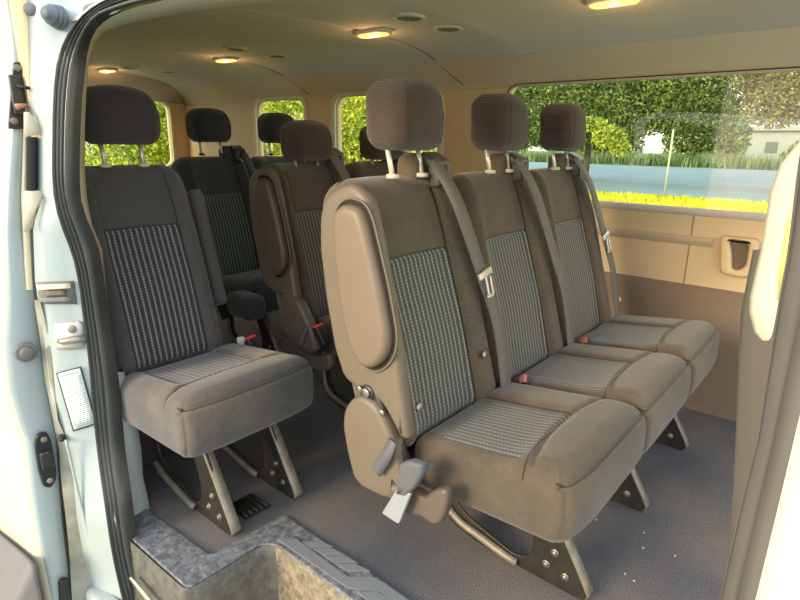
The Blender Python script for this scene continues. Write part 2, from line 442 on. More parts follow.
def window(name, x0, z0, x1, z1, r, frame_mat, panes, fw=.014, y=W):
    f = plate(name, rrect(x0-fw, z0-fw, x1+fw, z1+fw, r+fw), [rrect(x0, z0, x1, z1, r)], .016, lambda x, yy, z: (x, y-.004+z, yy), frame_mat, bev=.003)
    struct(f)
    for i, (a, b, m) in enumerate(panes):
        plate('pane', [(a, z0-.01), (b, z0-.01), (b, z1+.01), (a, z1+.01)], [], .004, lambda x, yy, z: (x, y+.03+z, yy), m, f)
    return f
w1 = window('window_1', -1.465, .865, -.20, 1.39, .06, M['black'], [(-1.48, -.515, M['glass']), (-.515, -.18, M['glass_reflect'])], fw=.004)
sl = MB()
prof = [(W, .868), (W-.012, .866), (W-.016, .856), (W-.008, .842), (W, .836)]
sl.grid([[(x, y, z) for (y, z) in prof] for x in (-1.5, -.9, -.25)]); sl.build('sill', M['head_grey'], w1)
window('window_2', -2.69, .865, -1.875, 1.385, .07, M['trim_ivory'], [(-2.7, -1.86, M['glass'])], fw=.035)
window('window_3', -3.52, .865, -2.985, 1.385, .07, M['trim_ivory'], [(-3.53, -2.97, M['glass'])], fw=.03)

# rear wall with door windows
hr = [rrect(1.70, .90, 2.42, 1.40, .07), rrect(.80, .90, 1.50, 1.40, .07)]
wr = struct(plate('wall_rear', [(.55, -.02), (W+.05, -.02), (W+.05, 1.6), (.55, 1.6)], hr, .05, lambda x, y, z: (XR-.025+z, x, y), M['wall_beige']))
for k, (a, b) in enumerate(((1.70, 2.42), (.80, 1.50))):
    f = plate('window_%d' % (4+k), rrect(a-.025, .875, b+.025, 1.425, .09), [rrect(a, .90, b, 1.40, .07)], .016, lambda x, y, z: (XR+.004+z, x, y), M['trim_ivory'], bev=.003)
    struct(f); plate('pane', [(a-.01, .89), (b+.01, .89), (b+.01, 1.41), (a-.01, 1.41)], [], .004, lambda x, y, z: (XR-.03+z, x, y), M['glass'], f)

# near-side wall behind the door opening (rear quarter) with its windows
hn = [rrect(-2.85, .87, -1.90, 1.32, .07), rrect(-4.2, .87, -3.1, 1.32, .07)]
wn = struct(plate('wall_right', [(XR, -.35), (-1.60, -.35), (-1.60, 1.42), (XR, 1.42)], hn, .05, lambda x, y, z: (x, YN-.07+z, y), M['wall_beige']))
for k, (a, b) in enumerate(((-2.85, -1.90), (-4.2, -3.1))):
    f = plate('window_%d' % (6+k), rrect(a-.02, .85, b+.02, 1.34, .09), [rrect(a, .87, b, 1.32, .07)], .06, lambda x, y, z: (x, YN-.07+z, y), M['trim_ivory'])
    struct(f); plate('pane', [(a-.01, .86), (b+.01, .86), (b+.01, 1.33), (a-.01, 1.33)], [], .004, lambda x, y, z: (x, YN-.07+z, y), M['glass'], f)

# ceiling headliner and tan cove above the windows
cprof = [(.60, 1.37), (.66, 1.42), (.78, 1.475), (.95, 1.515), (1.2, 1.545), (1.5, 1.562), (1.8, 1.566), (2.05, 1.560), (2.2, 1.548), (2.32, 1.530), (2.42, 1.505)]
def smoothprof(p, n=4):
    out = []
    for i in range(len(p)-1):
        p0 = p[max(i-1, 0)]; p1 = p[i]; p2 = p[i+1]; p3 = p[min(i+2, len(p)-1)]
        for k in range(n):
            t = k/n
            out.append(tuple(.5*((2*b)+(-a+c)*t+(2*a-5*b+4*c-d)*t*t+(-a+3*b-3*c+d)*t**3) for a, b, c, d in zip(p0, p1, p2, p3)))
    out.append(p[-1]); return out
cp = smoothprof(cprof)
xs = [XR+.0] + [XR+(XF-XR)*i/60 for i in range(1, 60)] + [XF]
def seamz(x):  # pressed ribs running across the headliner
    d = 0
    for s in (-3.0, -1.80):
        d += .006*exp(-((x-s)/.018)**2)
    for s in (-1.32, -2.35):
        d -= .008*exp(-((x-s)/.05)**2)
    return d
xs = sorted(set(xs+[s+o_ for s in (-3.0, -1.80, -1.32, -2.35) for o_ in (-.05, -.03, -.018, -.009, 0, .009, .018, .03, .05)]))
cm = MB(); cm.grid([[(x, y, z+seamz(x)) for (y, z) in cp] for x in xs]); ce = struct(cm.build('ceiling', M['head_grey'], solid=.004))
cj = MB()
for s in (-3.0, -1.80):
    cj.tube([(s+(.10*(1-(y-1.0)/1.42) if y > 1.0 else .1), y, z+.0005) for (y, z) in cp if y > .9], .0022, n=6)
    cj.tube([(s+.0, 2.42, 1.504), (s+.02, 2.49, 1.462), (s+.08, 2.545, 1.405)], .0022, n=6)
cj.build('headliner_joint', M['vent'], ce)
cv = MB(); cvp = smoothprof([(2.40, 1.512), (2.425, 1.500), (2.49, 1.463), (2.545, 1.410), (2.562, 1.38)], 3)
cv.grid([[(x, y, z) for (y, z) in cvp] for x in (XR, -3, -2, -1, XF)])
struct(cv.build('trim_1', M['cove'], solid=.003))
# rear header of the ceiling
rh = MB(); rp = [(XR, 1.40), (XR+.05, 1.44), (XR+.12, 1.50), (XR+.25, 1.565)]
rh.grid([[(x, y, z) for (x, z) in rp] for y in (.6, 1.2, 1.8, W)])
struct(rh.build('trim_2', M['head_grey'], solid=.003))

# ceiling lamps and speaker grilles
def cz(y): return interp([(a, b) for a, b in cp], y)
lampL = ['oval dome lamp in the headliner, nearest the top right corner of the view', 'oval dome lamp glowing above the near bench headrest',
         'oval dome lamp glowing midway along the headliner', 'oval dome lamp glowing at the rear above the single seat headrest']
lamp = None
for i, (px, py) in enumerate(((614, 2), (373, 34), (226, 60), (103, 77))):
    p = at(px, py, 2, 1.552)
    if p.x < -4.15: p = Vector((-4.12, 1.80, 1.552))
    root = empty('ceiling_lamp', (p.x, p.y, 1.558), lampL[i], 'ceiling lamp', 'dome lamps in a row along the headliner')
    if lamp is None:
        lamp = root
        b = MB(); b.add(*(lambda vf: ([(x*1.0, y, z) for x, y, z in vf[0]], vf[1]))(rbox((.095, .045, .010), .0098, 3, 6)))
        for k, v in enumerate(b.v):
            b.v[k] = (v[0]*sqrt(max(0, 1-(v[1]/.05)**2*.75)), v[1], v[2])
        b.build('bezel', M['trim_cream'], root)
        b = MB(); b.add(*(lambda vf: ([(x, y, z-.006) for x, y, z in vf[0]], vf[1]))(rbox((.080, .034, .009), .0088, 3, 6)))
        for k, v in enumerate(b.v): b.v[k] = (v[0]*sqrt(max(0, 1-(v[1]/.038)**2*.7)), v[1], v[2])
        b.build('lens', M['lamp'], root)
        b = MB(); b.box((0, 0, -.0145), (.014, .009, .003), r=.0028); b.build('bulb', M['lamp_core'], root)
    else:
        for ch in lamp.children: copy_tree(ch, root)
    l = bpy.data.lights.new('dome_light', 'POINT'); l.energy = .5; l.color = (1, .6, .25); l.shadow_soft_size = .03
    lo = bpy.data.objects.new('dome_light', l); COL.objects.link(lo); lo.location = (p.x, p.y, 1.505)
vents = [(409, 18, 'the lamp above the near headrest, left of two vents'), (448, 29, 'the lamp above the near headrest, right of two vents'), (235, 49, 'the middle glowing lamp, just above it'),
         (277, 56, 'the middle glowing lamp, right of it'), (129, 68, 'the rearmost lamp, left of two vents'), (168, 72, 'the rearmost lamp, right of two vents')]
v0 = None
for px, py, t in vents:
    p = at(px, py, 2, 1.556)
    root = empty('air_vent', (p.x, p.y, 1.560), 'round vent beside ' + t, 'air vent', 'round vents beside the dome lamps')
    if v0 is None:
        v0 = root
        b = MB(); n = 28
        rows = [[(cos(2*pi*k/n)*r, sin(2*pi*k/n)*r, z) for k in range(n)] for r, z in ((.062, .004), (.060, -.006), (.052, -.009), (.046, -.004), (.045, .004))]
        b.grid(rows, closed=True); b.build('ring', M['vent_ring'], root)
        b = MB(); b.disc((0, 0, .001), (0, 0, -1), .046, .003, 28)
        for k in range(-3, 4):
            w_ = sqrt(.042**2-(k*.012)**2); b.box((0, k*.012, -.004), (w_, .0028, .004))
        b.build('grille', M['vent'], root)
    else:
        for ch in v0.children: copy_tree(ch, root)

# moulded grab handle on the far wall
hx = -.372
g = empty('grab_handle', (hx, W-.002, .690), 'moulded beige grab pocket on the far side wall under the window', 'grab handle')
gm = plate('surround', rounded([(-.040, -.075), (.045, -.080), (.075, -.06), (.08, .080), (-.050, .080), (-.060, .06)], .03), [rounded([(.000, -.050), (.024, -.052), (.046, -.03), (.044, .058), (-.026, .062), (-.010, .01)], .014)], .05,
           lambda x, y, z: (x, -.014+z, y), M['wall_beige'], g, bev=.012, res=3)
for p in gm.data.polygons: p.use_smooth = True
b = MB(); b.box((.010, .0, .002), (.040, .006, .060)); b.build('recess', plain('handle_recess', (.16, .11, .08), .7), g, smooth=False)

# ------------------------------------------------------------------ rear door frame, seal, sliding door
rowsY = [-140, -60] + list(range(0, 641, 20)) + [700, 760]
# (image row, image column) outlines surveyed on planes of the body side
SEAL_OUT = [(40, 66), (60, 59), (80, 56), (100, 55), (150, 54), (190, 54), (210, 57), (225, 62), (250, 73), (280, 80), (300, 82), (350, 88), (400, 92), (450, 98), (500, 105), (550, 112), (600, 122)]
SEAL_IN = [(50, 86), (60, 84), (100, 80), (150, 78), (190, 78), (210, 81), (225, 87), (250, 98), (280, 103), (300, 105), (350, 113), (400, 120), (450, 124), (500, 131), (550, 138), (600, 151)]
def seal_paths():
    out, inn = [], []
    for (y, x) in [(740, 146), (660, 132)]+list(reversed(SEAL_OUT)): out.append(at(x, y, 0, -1.53+.08*min(1, max(0, (y-440)/80))))
    for (y, x) in [(740, 190), (660, 172)]+list(reversed(SEAL_IN)): inn.append(at(x, y, 0, -1.50+.08*min(1, max(0, (y-440)/80))))
    return out, inn
def catmull(pts, n=6):
    out = []
    for i in range(len(pts)-1):
        p0, p1, p2, p3 = pts[max(i-1, 0)], pts[i], pts[i+1], pts[min(i+2, len(pts)-1)]
        for k in range(n):
            t = k/n
            out.append(.5*((2*p1)+(p2-p0)*t+(2*p0-5*p1+4*p2-p3)*t*t+(-p0+3*p1-3*p2+p3)*t**3))
    out.append(pts[-1]); return out
out, inn = seal_paths()
# header run: forward along the top of the opening
out += [at(72, 28, 0, -1.50), at(84, 13, 0, -1.44), at(103, 2, 0, -1.36), at(125, -8, 0, -1.26), at(170, -20, 0, -1.08), at(300, -45, 0, -.70), at(560, -80, 0, -.28)]
inn += [at(91, 35, 0, -1.46), at(102, 21, 0, -1.38), at(120, 12, 0, -1.30), at(148, 4, 0, -1.18), at(200, -7, 0, -1.0), at(320, -25, 0, -.68), at(560, -55, 0, -.28)]
m_ = min(len(out), len(inn))
if len(out) != len(inn):
    def resample(p, n):
        L_ = [0]
        for a, b in zip(p, p[1:]): L_.append(L_[-1]+(b-a).length)
        r = []
        for i in range(n):
            s = L_[-1]*i/(n-1)
            for k in range(len(p)-1):
                if L_[k] <= s <= L_[k+1]+1e-9:
                    r.append(p[k].lerp(p[k+1], (s-L_[k])/(L_[k+1]-L_[k]))); break
        return r
    k_ = 80; out = resample(catmull(out), k_); inn = resample(catmull(inn), k_)
else:
    out, inn = catmull(out, 3), catmull(inn, 3)
sealprof = [(-.02, -.012), (0, .012), (.05, .012), (.10, .004), (.14, -.004), (.18, .006), (.23, .012), (.28, .004), (.32, -.004), (.36, .006), (.42, .013), (.48, .004), (.52, -.006), (.58, .004), (.68, .018), (.80, .022), (.92, .014), (1.0, 0), (1.03, -.015)]
sb = MB(); rows = []
for a, b in zip(out, inn):
    e = b-a; nrm = Vector((0.25, -1, 0)).normalized()
    nn = (nrm-e*(nrm.dot(e)/e.dot(e))).normalized()
    rows.append([a+e*(.13+t*.80)+nn*(h*.65+(.008 if -.01 < t < 1.01 else 0)) for t, h in sealprof])
sb.grid(rows)
struct(sb.build('trim_3', M['rubber']))
SEALOUT3 = out; SEALIN3 = inn
# ivory inner edge beside the seal (upper) and pale inner panel (lower)
b = MB(); rows = []
pr_ = [((96, 300), (107, 300)), ((92, 250), (102, 250)), ((84, 225), (92, 225)), ((76, 200), (87, 200)), ((72, 170), (84.5, 170)), ((72, 130), (84.5, 130)), ((73, 90), (86, 92)), ((76, 60), (88, 62)), ((82, 38), (93, 43)),
       ((92, 22), (104, 31)), ((108, 10), (126, 24)), ((130, 0), (160, 17)), ((165, -8), (205, 9)), ((220, -18), (290, 0)), ((320, -34), (400, -12)), ((560, -70), (620, -40))]
for k, (p_, q_) in enumerate(pr_):
    X_ = -1.525 if k < 9 else [-1.50, -1.44, -1.34, -1.20, -1.02, -.70, -.28][k-9]
    a = at(*p_, 0, X_); c = at(*q_, 0, X_-.03)
    rows.append([a, a.lerp(c, .5)+Vector((0, -.004, 0)), c])
b.grid(rows); struct(b.build('trim_4', M['trim_ivory'], solid=.002))
b = MB(); rows = []
for (y, x0, x1) in ((372, 115, 124), (400, 116, 128), (425, 118, 137), (450, 120, 141), (480, 122, 143), (500, 125, 148), (512, 126, 150), (530, 126, 152)):
    rows.append([at(x0, y, 0, -1.515), at((x0+x1)/2, y, 0, -1.52), at(x1, y, 0, -1.53), at(x1, y, 0, -1.53)+Vector((-.05, .02, 0))])
b.grid(rows); struct(b.build('trim_5', M['paint'], solid=.002))

# painted body pillar between seal and sliding door
PIL_L = [(0, 27), (60, 29), (110, 29), (118, 32), (135, 40), (138, 37), (190, 37), (195, 43), (205, 40), (225, 33), (280, 35), (350, 46), (400, 51), (450, 66), (480, 71), (520, 76), (560, 84), (600, 92)]
b = MB(); rows = []
for y in range(-100, 701, 10):
    so = interp([(-60, 108), (-20, 90), (0, 78), (15, 73), (40, 66)]+SEAL_OUT[1:], y)
    pl = interp(PIL_L, y)
    r = []
    fw_ = .075*min(1, max(0, (y-440)/80))
    for t, X in ((0, -1.515+fw_), (.12, -1.535+fw_), (.4, -1.55+fw_*.6), (.75, -1.575+fw_*.2), (1, -1.60)):
        r.append(at(so+8+(pl-so-8)*t, y, 0, X))
    q = r[-1]; r.append(q+Vector((-.02, .02, 0))); r.append(q+Vector((-.14, .03, 0)))
    rows.append(r)
b.grid(rows); pil = struct(b.build('wall_front', M['paint'])); pil.name = 'trim_6'
# soft pressed fold running down the pillar
b = MB(); pts = [at(x, y, 0, -1.565) for x, y in ((66, 440), (73, 470), (80, 500), (90, 540), (100, 580), (112, 640))]
b.tube(catmull(pts, 4), [.004+.0*i for i in range(21)], n=8); b.build('pressed_fold', M['paint'], pil)
b = MB(); rows = []
for y, a, c in ((300, 34, 40), (340, 40, 50), (380, 45, 53), (420, 53, 58), (450, 59, 71), (480, 61, 75), (520, 66, 82), (560, 70, 94), (600, 72, 104), (660, 76, 116)):
    rows.append([at(a, y, 0, -1.615), at(a*.6+c*.4+1, y, 0, -1.60), at(c, y, 0, -1.59)])
b.grid([catmull(list(r), 2) for r in rows]); b.build('grimy_gutter', M['grime'], pil)
# black edge strip and its two ivory brackets
e = empty('edge_strip', at(31, 165, 0, -1.595), 'short black vertical guide strip on the rear door pillar', 'guide strip'); o0 = e.location.copy()
b = MB(); b.grid([[at(x, y, 0, X)-o0 for x, X in ((25, -1.60), (27, -1.585), (31, -1.592), (35, -1.585), (37, -1.60))] for y in (137, 139, 165, 188, 190)])
b.build('guide', M['black'], e)
for pg in (((24, 112), (29, 112), (36, 122), (42, 130), (40, 135), (24, 136)), ((24, 191), (43, 191), (44, 196), (36, 210), (32, 228), (24, 232))):
    b = MB(); b.add([at(x, y, 0, -1.588)-o0 for x, y in pg], [tuple(range(len(pg)))]); b.build('bracket', M['trim_cream'], e, solid=.004)

# sliding door, slid back: front end face + outer skin + grey cladding
DL = [(0, 4), (25, 9), (60, 12), (110, 12), (180, 7), (230, 5), (300, 7), (345, 5), (390, 10), (425, 20), (440, 26), (490, 31), (540, 39), (600, 52)]
DR = [(0, 27), (60, 29), (115, 30), (190, 24), (230, 24), (260, 30), (300, 36), (350, 43), (400, 51), (430, 57), (480, 60), (520, 63), (560, 68), (600, 72)]
b = MB(); rows = []
for y in range(-100, 701, 10):
    l, r_ = interp(DL, y), interp(DR, y)
    p = [at(l+(r_-l)*t, y, 0, X) for t, X in ((0, -1.64), (.15, -1.63), (.5, -1.632), (.9, -1.635), (1, -1.645))]
    q = p[-1]; p += [q+Vector((-.25, .0, 0))]
    rows.append(p)
b.grid(rows); door = struct(b.build('door_1', M['paint']))
b = MB(); rows = []
for y in range(-100, 701, 10):
    p = at(interp(DL, y), y, 0, -1.64)
    rows.append([p, p+Vector((-.006, -.010, 0)), p+Vector((-.03, -.016, 0)), p+Vector((-.3, -.02, 0)), p+Vector((-1.2, -.02, 0))])
b.grid(rows); b.build('outer_skin', M['paint_sunlit'], door)
b = MB(); 
pg = [(-20, 520), (6, 541), (28, 560), (34, 566), (36, 580), (40, 600), (44, 640), (46, 680), (-20, 680)]
b.add([at(x, y, 1, .335) for x, y in pg], [tuple(range(len(pg)))]); b.build('cladding', M['cladding'], door, solid=.012)
# ivory return flange of the door (inner edge strip)
b = MB(); rows = []
for y, a, c in ((-60, 22, 29), (0, 23, 29), (110, 24, 30), (200, 21, 27), (260, 24, 31), (290, 26, 33)):
    rows.append([at(a, y, 0, -1.632), at((a+c)/2, y, 0, -1.622), at(c, y, 0, -1.63)])
b.grid(rows); b.build('inner_flange', M['trim_cream'], door)
# latches on the door end
def endplate(name, poly, X, mat, parent, th=.008, bev=.002):
    pts = [at(x, y, 0, X) for x, y in poly]; c = sum(pts, Vector())/len(pts)
    pl = [(p.y, p.z) for p in pts]
    o = plate(name, pl, [], th, lambda x, y, z: (X+z, x, y), mat, parent, bev=bev)
    return o
la = endplate('upper_latch', rounded([(13, 62), (22, 62), (24, 80), (26, 100), (23, 129), (8, 129), (10, 100), (12, 78)], 3), -1.622, M['black'], door)
for q in ((17, 68), (14, 121)):
    b = MB(); b.disc(at(*q, 0, -1.617), (1, -.2, 0), .008, .006); b.build('screw', M['steel_edge'], la)
b = MB(); b.box(at(17, 95, 0, -1.612), (.006, .012, .045), r=.004); b.tube([at(17, 86, 0, -1.60), at(29, 88, 0, -1.60)], .004); b.build('catch', M['steel_dark'], la)
b = MB(); b.tube([at(16, 107, 0, -1.60), at(27, 105, 0, -1.60)], [.008, .004]); b.build('catch_tip', plain('rusty_tip', (.38, .16, .10), .6), la)
lb = endplate('lower_latch', rounded([(36, 434), (46, 431), (51, 440), (56, 470), (56, 480), (50, 488), (43, 486), (38, 470), (34, 445)], 4), -1.620, M['black'], door, .012, .004)
for q in ((44, 439), (50, 480)):
    b = MB(); b.disc(at(*q, 0, -1.614), (1, -.2, 0), .008, .006); b.build('screw', M['steel_edge'], lb)
b = MB(); b.box(at(47, 460, 0, -1.612), (.008, .016, .028), r=.006); b.tube([at(46, 453, 0, -1.60), at(53, 454, 0, -1.60)], .004); b.build('catch', M['steel_dark'], lb)
lc = endplate('bottom_latch', rounded([(58, 580), (68, 577), (70, 590), (74, 612), (60, 614)], 4), -1.620, M['black'], door, .012, .004)
b = MB(); c = at(26, 352, 0, -1.624)
b.disc(c, (1, -.15, 0), .026, .006); b.disc(c+Vector((.005, 0, 0)), (1, -.15, 0), .016, .010)
b.build('rubber_plug', M['cladding'], door)
b = MB(); b.disc(at(31, 10, 0, -1.60), (1, -.5, 0), .014, .012); b.build('stop_pad', M['cladding'], door)

# rubber bumper, striker pocket, striker plate, label and bolt on the pillar
c = at(60, 18, 0, -1.545)
e = empty('rubber_bumper', c, 'grey ribbed cone-shaped rubber bumper at top of the door pillar', 'bumper')
ax = Vector((.30, -.8, .10)).normalized(); b = MB(); n = 20; a = ax.orthogonal().normalized(); bb = ax.cross(a); rows = []
for t, r in ((-.01, .020), (0, .026), (.006, .027), (.009, .021), (.012, .021), (.015, .025), (.021, .025), (.024, .019), (.027, .019), (.030, .023), (.036, .022), (.040, .016), (.050, .015), (.056, .010), (.058, .001)):
    rows.append([ax*t*.75+(a*cos(2*pi*k/n)+bb*sin(2*pi*k/n))*r for k in range(n)])
b.grid(rows, closed=True); b.build('bumper_body', plain('bumper_rubber', (.10, .12, .135), .5), e)

def on_pil(x, y, off=0):   # a point on the painted pillar skin
    so = interp(SEAL_OUT, y); pl = interp(PIL_L, y); t = (x-so-8)/(pl-so-8)
    X = interp([(0, -1.515), (.12, -1.535), (.4, -1.55), (.75, -1.575), (1, -1.60)], t)
    return at(x, y, 0, X+off)
def patch(name, quad, off, mat, parent, org, nx=4, ny=6, solid=.003):
    (ax_, ay), (bx, by), (cx_, cy), (dx, dy) = quad    # TL TR BR BL
    rows = []
    for j in range(ny+1):
        t = j/ny; r = []
        for i in range(nx+1):
            s = i/nx
            x = (ax_*(1-s)+bx*s)*(1-t)+(dx*(1-s)+cx_*s)*t; y = (ay*(1-s)+by*s)*(1-t)+(dy*(1-s)+cy*s)*t
            r.append(on_pil(x, y, off)-org)
        rows.append(r)
    b = MB(); b.grid(rows); return b.build(name, mat, parent, solid=solid)
c = on_pil(76, 400); e = empty('information_label', c, 'white paper label with black border and rows of small print on door pillar', 'sticker')
Q = [(56, 373), (81, 366.5), (97, 424), (73, 431.5)]
patch('border', Q, .004, M['ink'], e, c, solid=.0006)
def inset(q, l, t, r, b_):
    def P(s, u):
        (a0, a1), (b0, b1), (c0, c1), (d0, d1) = q
        return ((a0*(1-s)+b0*s)*(1-u)+(d0*(1-s)+c0*s)*u, (a1*(1-s)+b1*s)*(1-u)+(d1*(1-s)+c1*s)*u)
    return [P(l, t), P(r, t), P(r, b_), P(l, b_)]
patch('paper', inset(Q, .06, .022, .94, .978), .0048, M['paper'], e, c, solid=.0006)
random.seed(3)
b = MB()
def inkline(l, r, t, h):
    q = inset(Q, l, t, r, t+h)
    b.add([on_pil(x, y, .0056)-c for x, y in q], [(0, 1, 2, 3)])
for k in range(11): inkline(.16+k*.062, .16+k*.062+.042, .07, .022)
for k in range(26):
    t = .14+k*.032
    l = random.choice((.12, .12, .2)); 
    while l < .86:
        w_ = random.uniform(.06, .2); inkline(l, min(l+w_, .9), t, .009); l += w_+.035
b.build('print', M['ink_soft'], e, smooth=False)
c = on_pil(57, 292); e = empty('striker_pocket', c, 'recessed metal striker pocket on the pillar above the plate', 'striker pocket')
patch('recess', [(37, 282), (74, 281), (77, 304), (40, 304)], .001, plain('recess_shadow', (.16, .155, .14), .7), e, c)
patch('upper_lip', [(37, 285), (70, 283.5), (71, 288), (38, 290)], .014, M['trim_cream'], e, c, solid=.006)
patch('striker', [(44, 291), (65, 290), (66, 295), (45, 296)], .008, plain('striker_brown', (.20, .15, .12), .5, metal=.4), e, c, solid=.006)
patch('lower_lip', [(39, 298), (71, 297), (72, 301), (40, 302)], .012, M['sill_light'], e, c, solid=.006)
c = on_pil(69, 336); e = empty('striker_plate', c, 'square primer-coloured striker plate with a metal stud on the door pillar', 'striker plate')
Qp = rounded([(54, 323), (80, 321), (83, 326), (84, 346), (80, 349), (57, 349.5), (54, 345)], 3)
b = MB(); b.add([on_pil(x, y, .004)-c for x, y in Qp], [tuple(range(len(Qp)))]); b.build('plate', M['pinkplate'], e, solid=.005)
b = MB(); b.tube([on_pil(58, 341, .010)-c, on_pil(63, 341.5, .014)-c, on_pil(75, 339.5, .018)-c, on_pil(86, 339, .016)-c], [.006, .009, .010, .010]); b.disc(on_pil(72, 329, .006)-c, (1, -.4, 0), .010, .006)
b.build('stud', plain('stud_steel', (.30, .27, .24), .4, metal=.5), e)
c = on_pil(62, 437, .004); e = empty('bolt', c, 'small dark bolt on pillar edge below the white label', 'bolt')
b = MB(); b.disc((0, 0, 0), (1, -.4, 0), .010, .010); b.disc((.008, -.004, 0), (1, -.4, 0), .006, .010); b.build('bolt_head', M['steel_dark'], e)

# front door pillar at right
RS_IN = [(100, 812), (165, 799), (250, 789), (300, 780), (360, 771), (440, 759), (500, 743), (560, 729), (600, 720), (700, 698)]
RS_OUT = [(100, 870), (165, 858), (250, 838), (300, 825), (360, 809), (396, 800), (500, 776), (600, 752), (700, 728)]
b = MB(); rows = []
for y in range(-160, 761, 20):
    a = at(interp(RS_OUT, y), y, 1, .50); c = at(interp(RS_IN, y), y, 1, .56); e_ = c-a
    nn = Vector((-.6, -.8, 0)); nn = (nn-e_*(nn.dot(e_)/e_.dot(e_))).normalized()
    rows.append([a+e_*t+nn*h for t, h in ((-.05, -.01), (0, 0), (.1, .004), (.3, .005), (.42, .001), (.5, -.002), (.58, .001), (.7, .005), (.85, .004), (.9, -.001), (.93, .003), (1, .001), (1.04, -.012), (1.08, -.03))])
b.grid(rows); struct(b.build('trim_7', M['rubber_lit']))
b = MB(); rows = []
for y in range(-160, 761, 20):
    a = at(interp(RS_OUT, y)-1, y, 1, .505)
    rows.append([a, a+Vector((.010, -.014, 0)), a+Vector((.018, -.018, 0)), a+Vector((.03, -.016, 0)), a+Vector((.045, -.03, 0)), a+Vector((.35, -.06, 0))])
b.grid(rows); struct(b.build('trim_8', M['paint_sunlit']))
# lower trim
LT = [(150, 770), (200, 762), (260, 751), (280, 747), (312, 741), (360, 738), (420, 736), (500, 733), (560, 731), (700, 722)]
b = MB(); rows = []
for y in range(250, 761, 10):
    a = at(interp(LT, y), y, 1, .66)
    c = at(interp(RS_IN, y)+6, y, 1, .575)
    rows.append([a+Vector((.10, .12, 0)), a+Vector((.01, .015, 0)), a+Vector((.001, .002, 0)), a, a.lerp(c, .25)+Vector((-.004, 0, 0)), a.lerp(c, .6)+Vector((-.004, 0, 0)), c])
b.grid(rows); lt = struct(b.build('trim_9', M['pillar_low']))
b = MB()
for y in range(305, 520, 6):
    x = interp(LT, y)+7; p = at(x, y, 1, .640); b.box(p, (.0018, .002, .0026), r=.001)
    if y < 430: p = at(x+6, y+2, 1, .628); b.box(p, (.0018, .002, .0026), r=.001)
b.build('dimple', M['wall_low'], lt)
# upper ivory trim
UT = [(60, 830), (140, 800), (164, 780), (192, 770), (216, 766), (252, 760), (296, 750), (312, 749), (332, 754), (342, 761), (350, 770)]
b = MB(); rows = []
for y in [60, 100, 140, 152, 164, 178, 192, 216, 234, 252, 274, 296, 305, 312, 322, 332, 342, 349]:
    x0 = interp(UT, y); x1 = interp(RS_IN, y)+8
    a = at(x0, y, 1, .615); p1 = at(x0+(x1-x0)*.12, y, 1, .60); p2 = at(x0+(x1-x0)*.45, y, 1, .59); p3 = at(x0+(x1-x0)*.75, y, 1, .585); c = at(x1, y, 1, .58)
    rows.append([a+Vector((.03, .05, 0)), a, p1, p2, p3, c])
b.grid(rows); ut = struct(b.build('trim_10', M['trim_ivory']))
b = MB(); pg = [(800, 186), (812, 190), (806, 250), (790, 296), (777, 300), (778, 270), (786, 222)]
b.add([at(x, y, 1, .578) for x, y in pg], [tuple(range(len(pg)))]); b.build('belt_slot_cover', plain('yellow_ivory', (.80, .62, .22), .5), ut, solid=.002)

# ------------------------------------------------------------------ entry step
st = empty('entry_step', (-1.2, .7, 0), 'scuffed dark plastic entry step with raised sill inside the door opening', 'step')
def sp(x, y, z): return (x+1.2, y-.7, z)
b = MB()
# top ring around the well  (outer platform at the rear + rib along floor)
top = [(-1.53, .535), (-1.53, .63), (-1.20, .648), (-1.19, .890), (.45, .890), (.45, .792), (-1.10, .792), (-1.135, .765), (-1.138, .545)]
pt = plate('sill_cover', rounded(top, [.005, .005, .02, .02, .005, .005, .03, .03, .02]), [], .016, lambda x, y, z: sp(x, y, z+.002), M['step_top'], st, bev=.004, res=2)
b = MB(); rows = []
path = [(-1.56, .530), (-1.40, .532), (-1.25, .536), (-1.155, .540), (-1.136, .55), (-1.133, .62), (-1.132, .74), (-1.125, .772), (-1.10, .790), (-1.0, .793), (-.6, .793), (.45, .793)]
for k, (x, y) in enumerate(path):
    ins = .0 if k < 4 else .010
    rows.append([sp(x, y, .006), sp(x+.003, y-.003, -.004), sp(x+ins, y-.006, -.12), sp(x+ins*1.5, y-.008, -.30)])
b.grid(rows[:4]); b.build('outer_side', M['step_side'], st)
b = MB(); b.grid(rows[3:9]); b.build('inner_side', M['step_side'], st)
b = MB(); b.grid(rows[8:]); b.build('riser', M['step_riser'], st)
tr = plate('tread', rounded([(-1.13, .30), (-1.13, .795), (.45, .795), (.45, .30)], [.04, .09, .01, .01], 8), [], .01, lambda x, y, z: sp(x, y, z-.235), M['step_side'], st)
tm = plate('tread_mat', rounded([(-1.085, .34), (-1.085, .745), (.42, .745), (.42, .34)], [.04, .09, .01, .01], 8), [], .01, lambda x, y, z: sp(x, y, z-.226), M['step_tread'], st, bev=.003)
# embossed light blocks and chevron bars on the sill (slanted lettering-like relief)
b = MB()
def lit(px): b.add([tuple(Vector(at(x, y, 2, .0125))-Vector((-1.2, .7, 0))) for x, y in px], [tuple(range(len(px)))])
lit([(277, 539), (296, 539), (330, 564), (348, 577), (372, 577), (384, 583), (412, 603), (420, 612), (404, 612), (380, 592), (348, 588), (342, 584)])
lit([(302, 542), (322, 542), (333, 547), (310, 548)])
lit([(313, 548.5), (333, 549), (345, 555), (323, 555)])
lit([(324, 556), (347, 556.5), (357, 563), (334, 563)])
lit([(336, 564), (356, 564.5), (370, 571), (346, 571)])
lit([(357, 592), (378, 592), (396, 604), (372, 604)])
b.build('relief_pattern', M['sill_light'], st, smooth=False, solid=.003)
# painted sill below the platform
b = MB(); b.box((-1.30, .475, -.345), (.30, .03, .14), r=.02)
struct(b.build('trim_11', M['paint']))

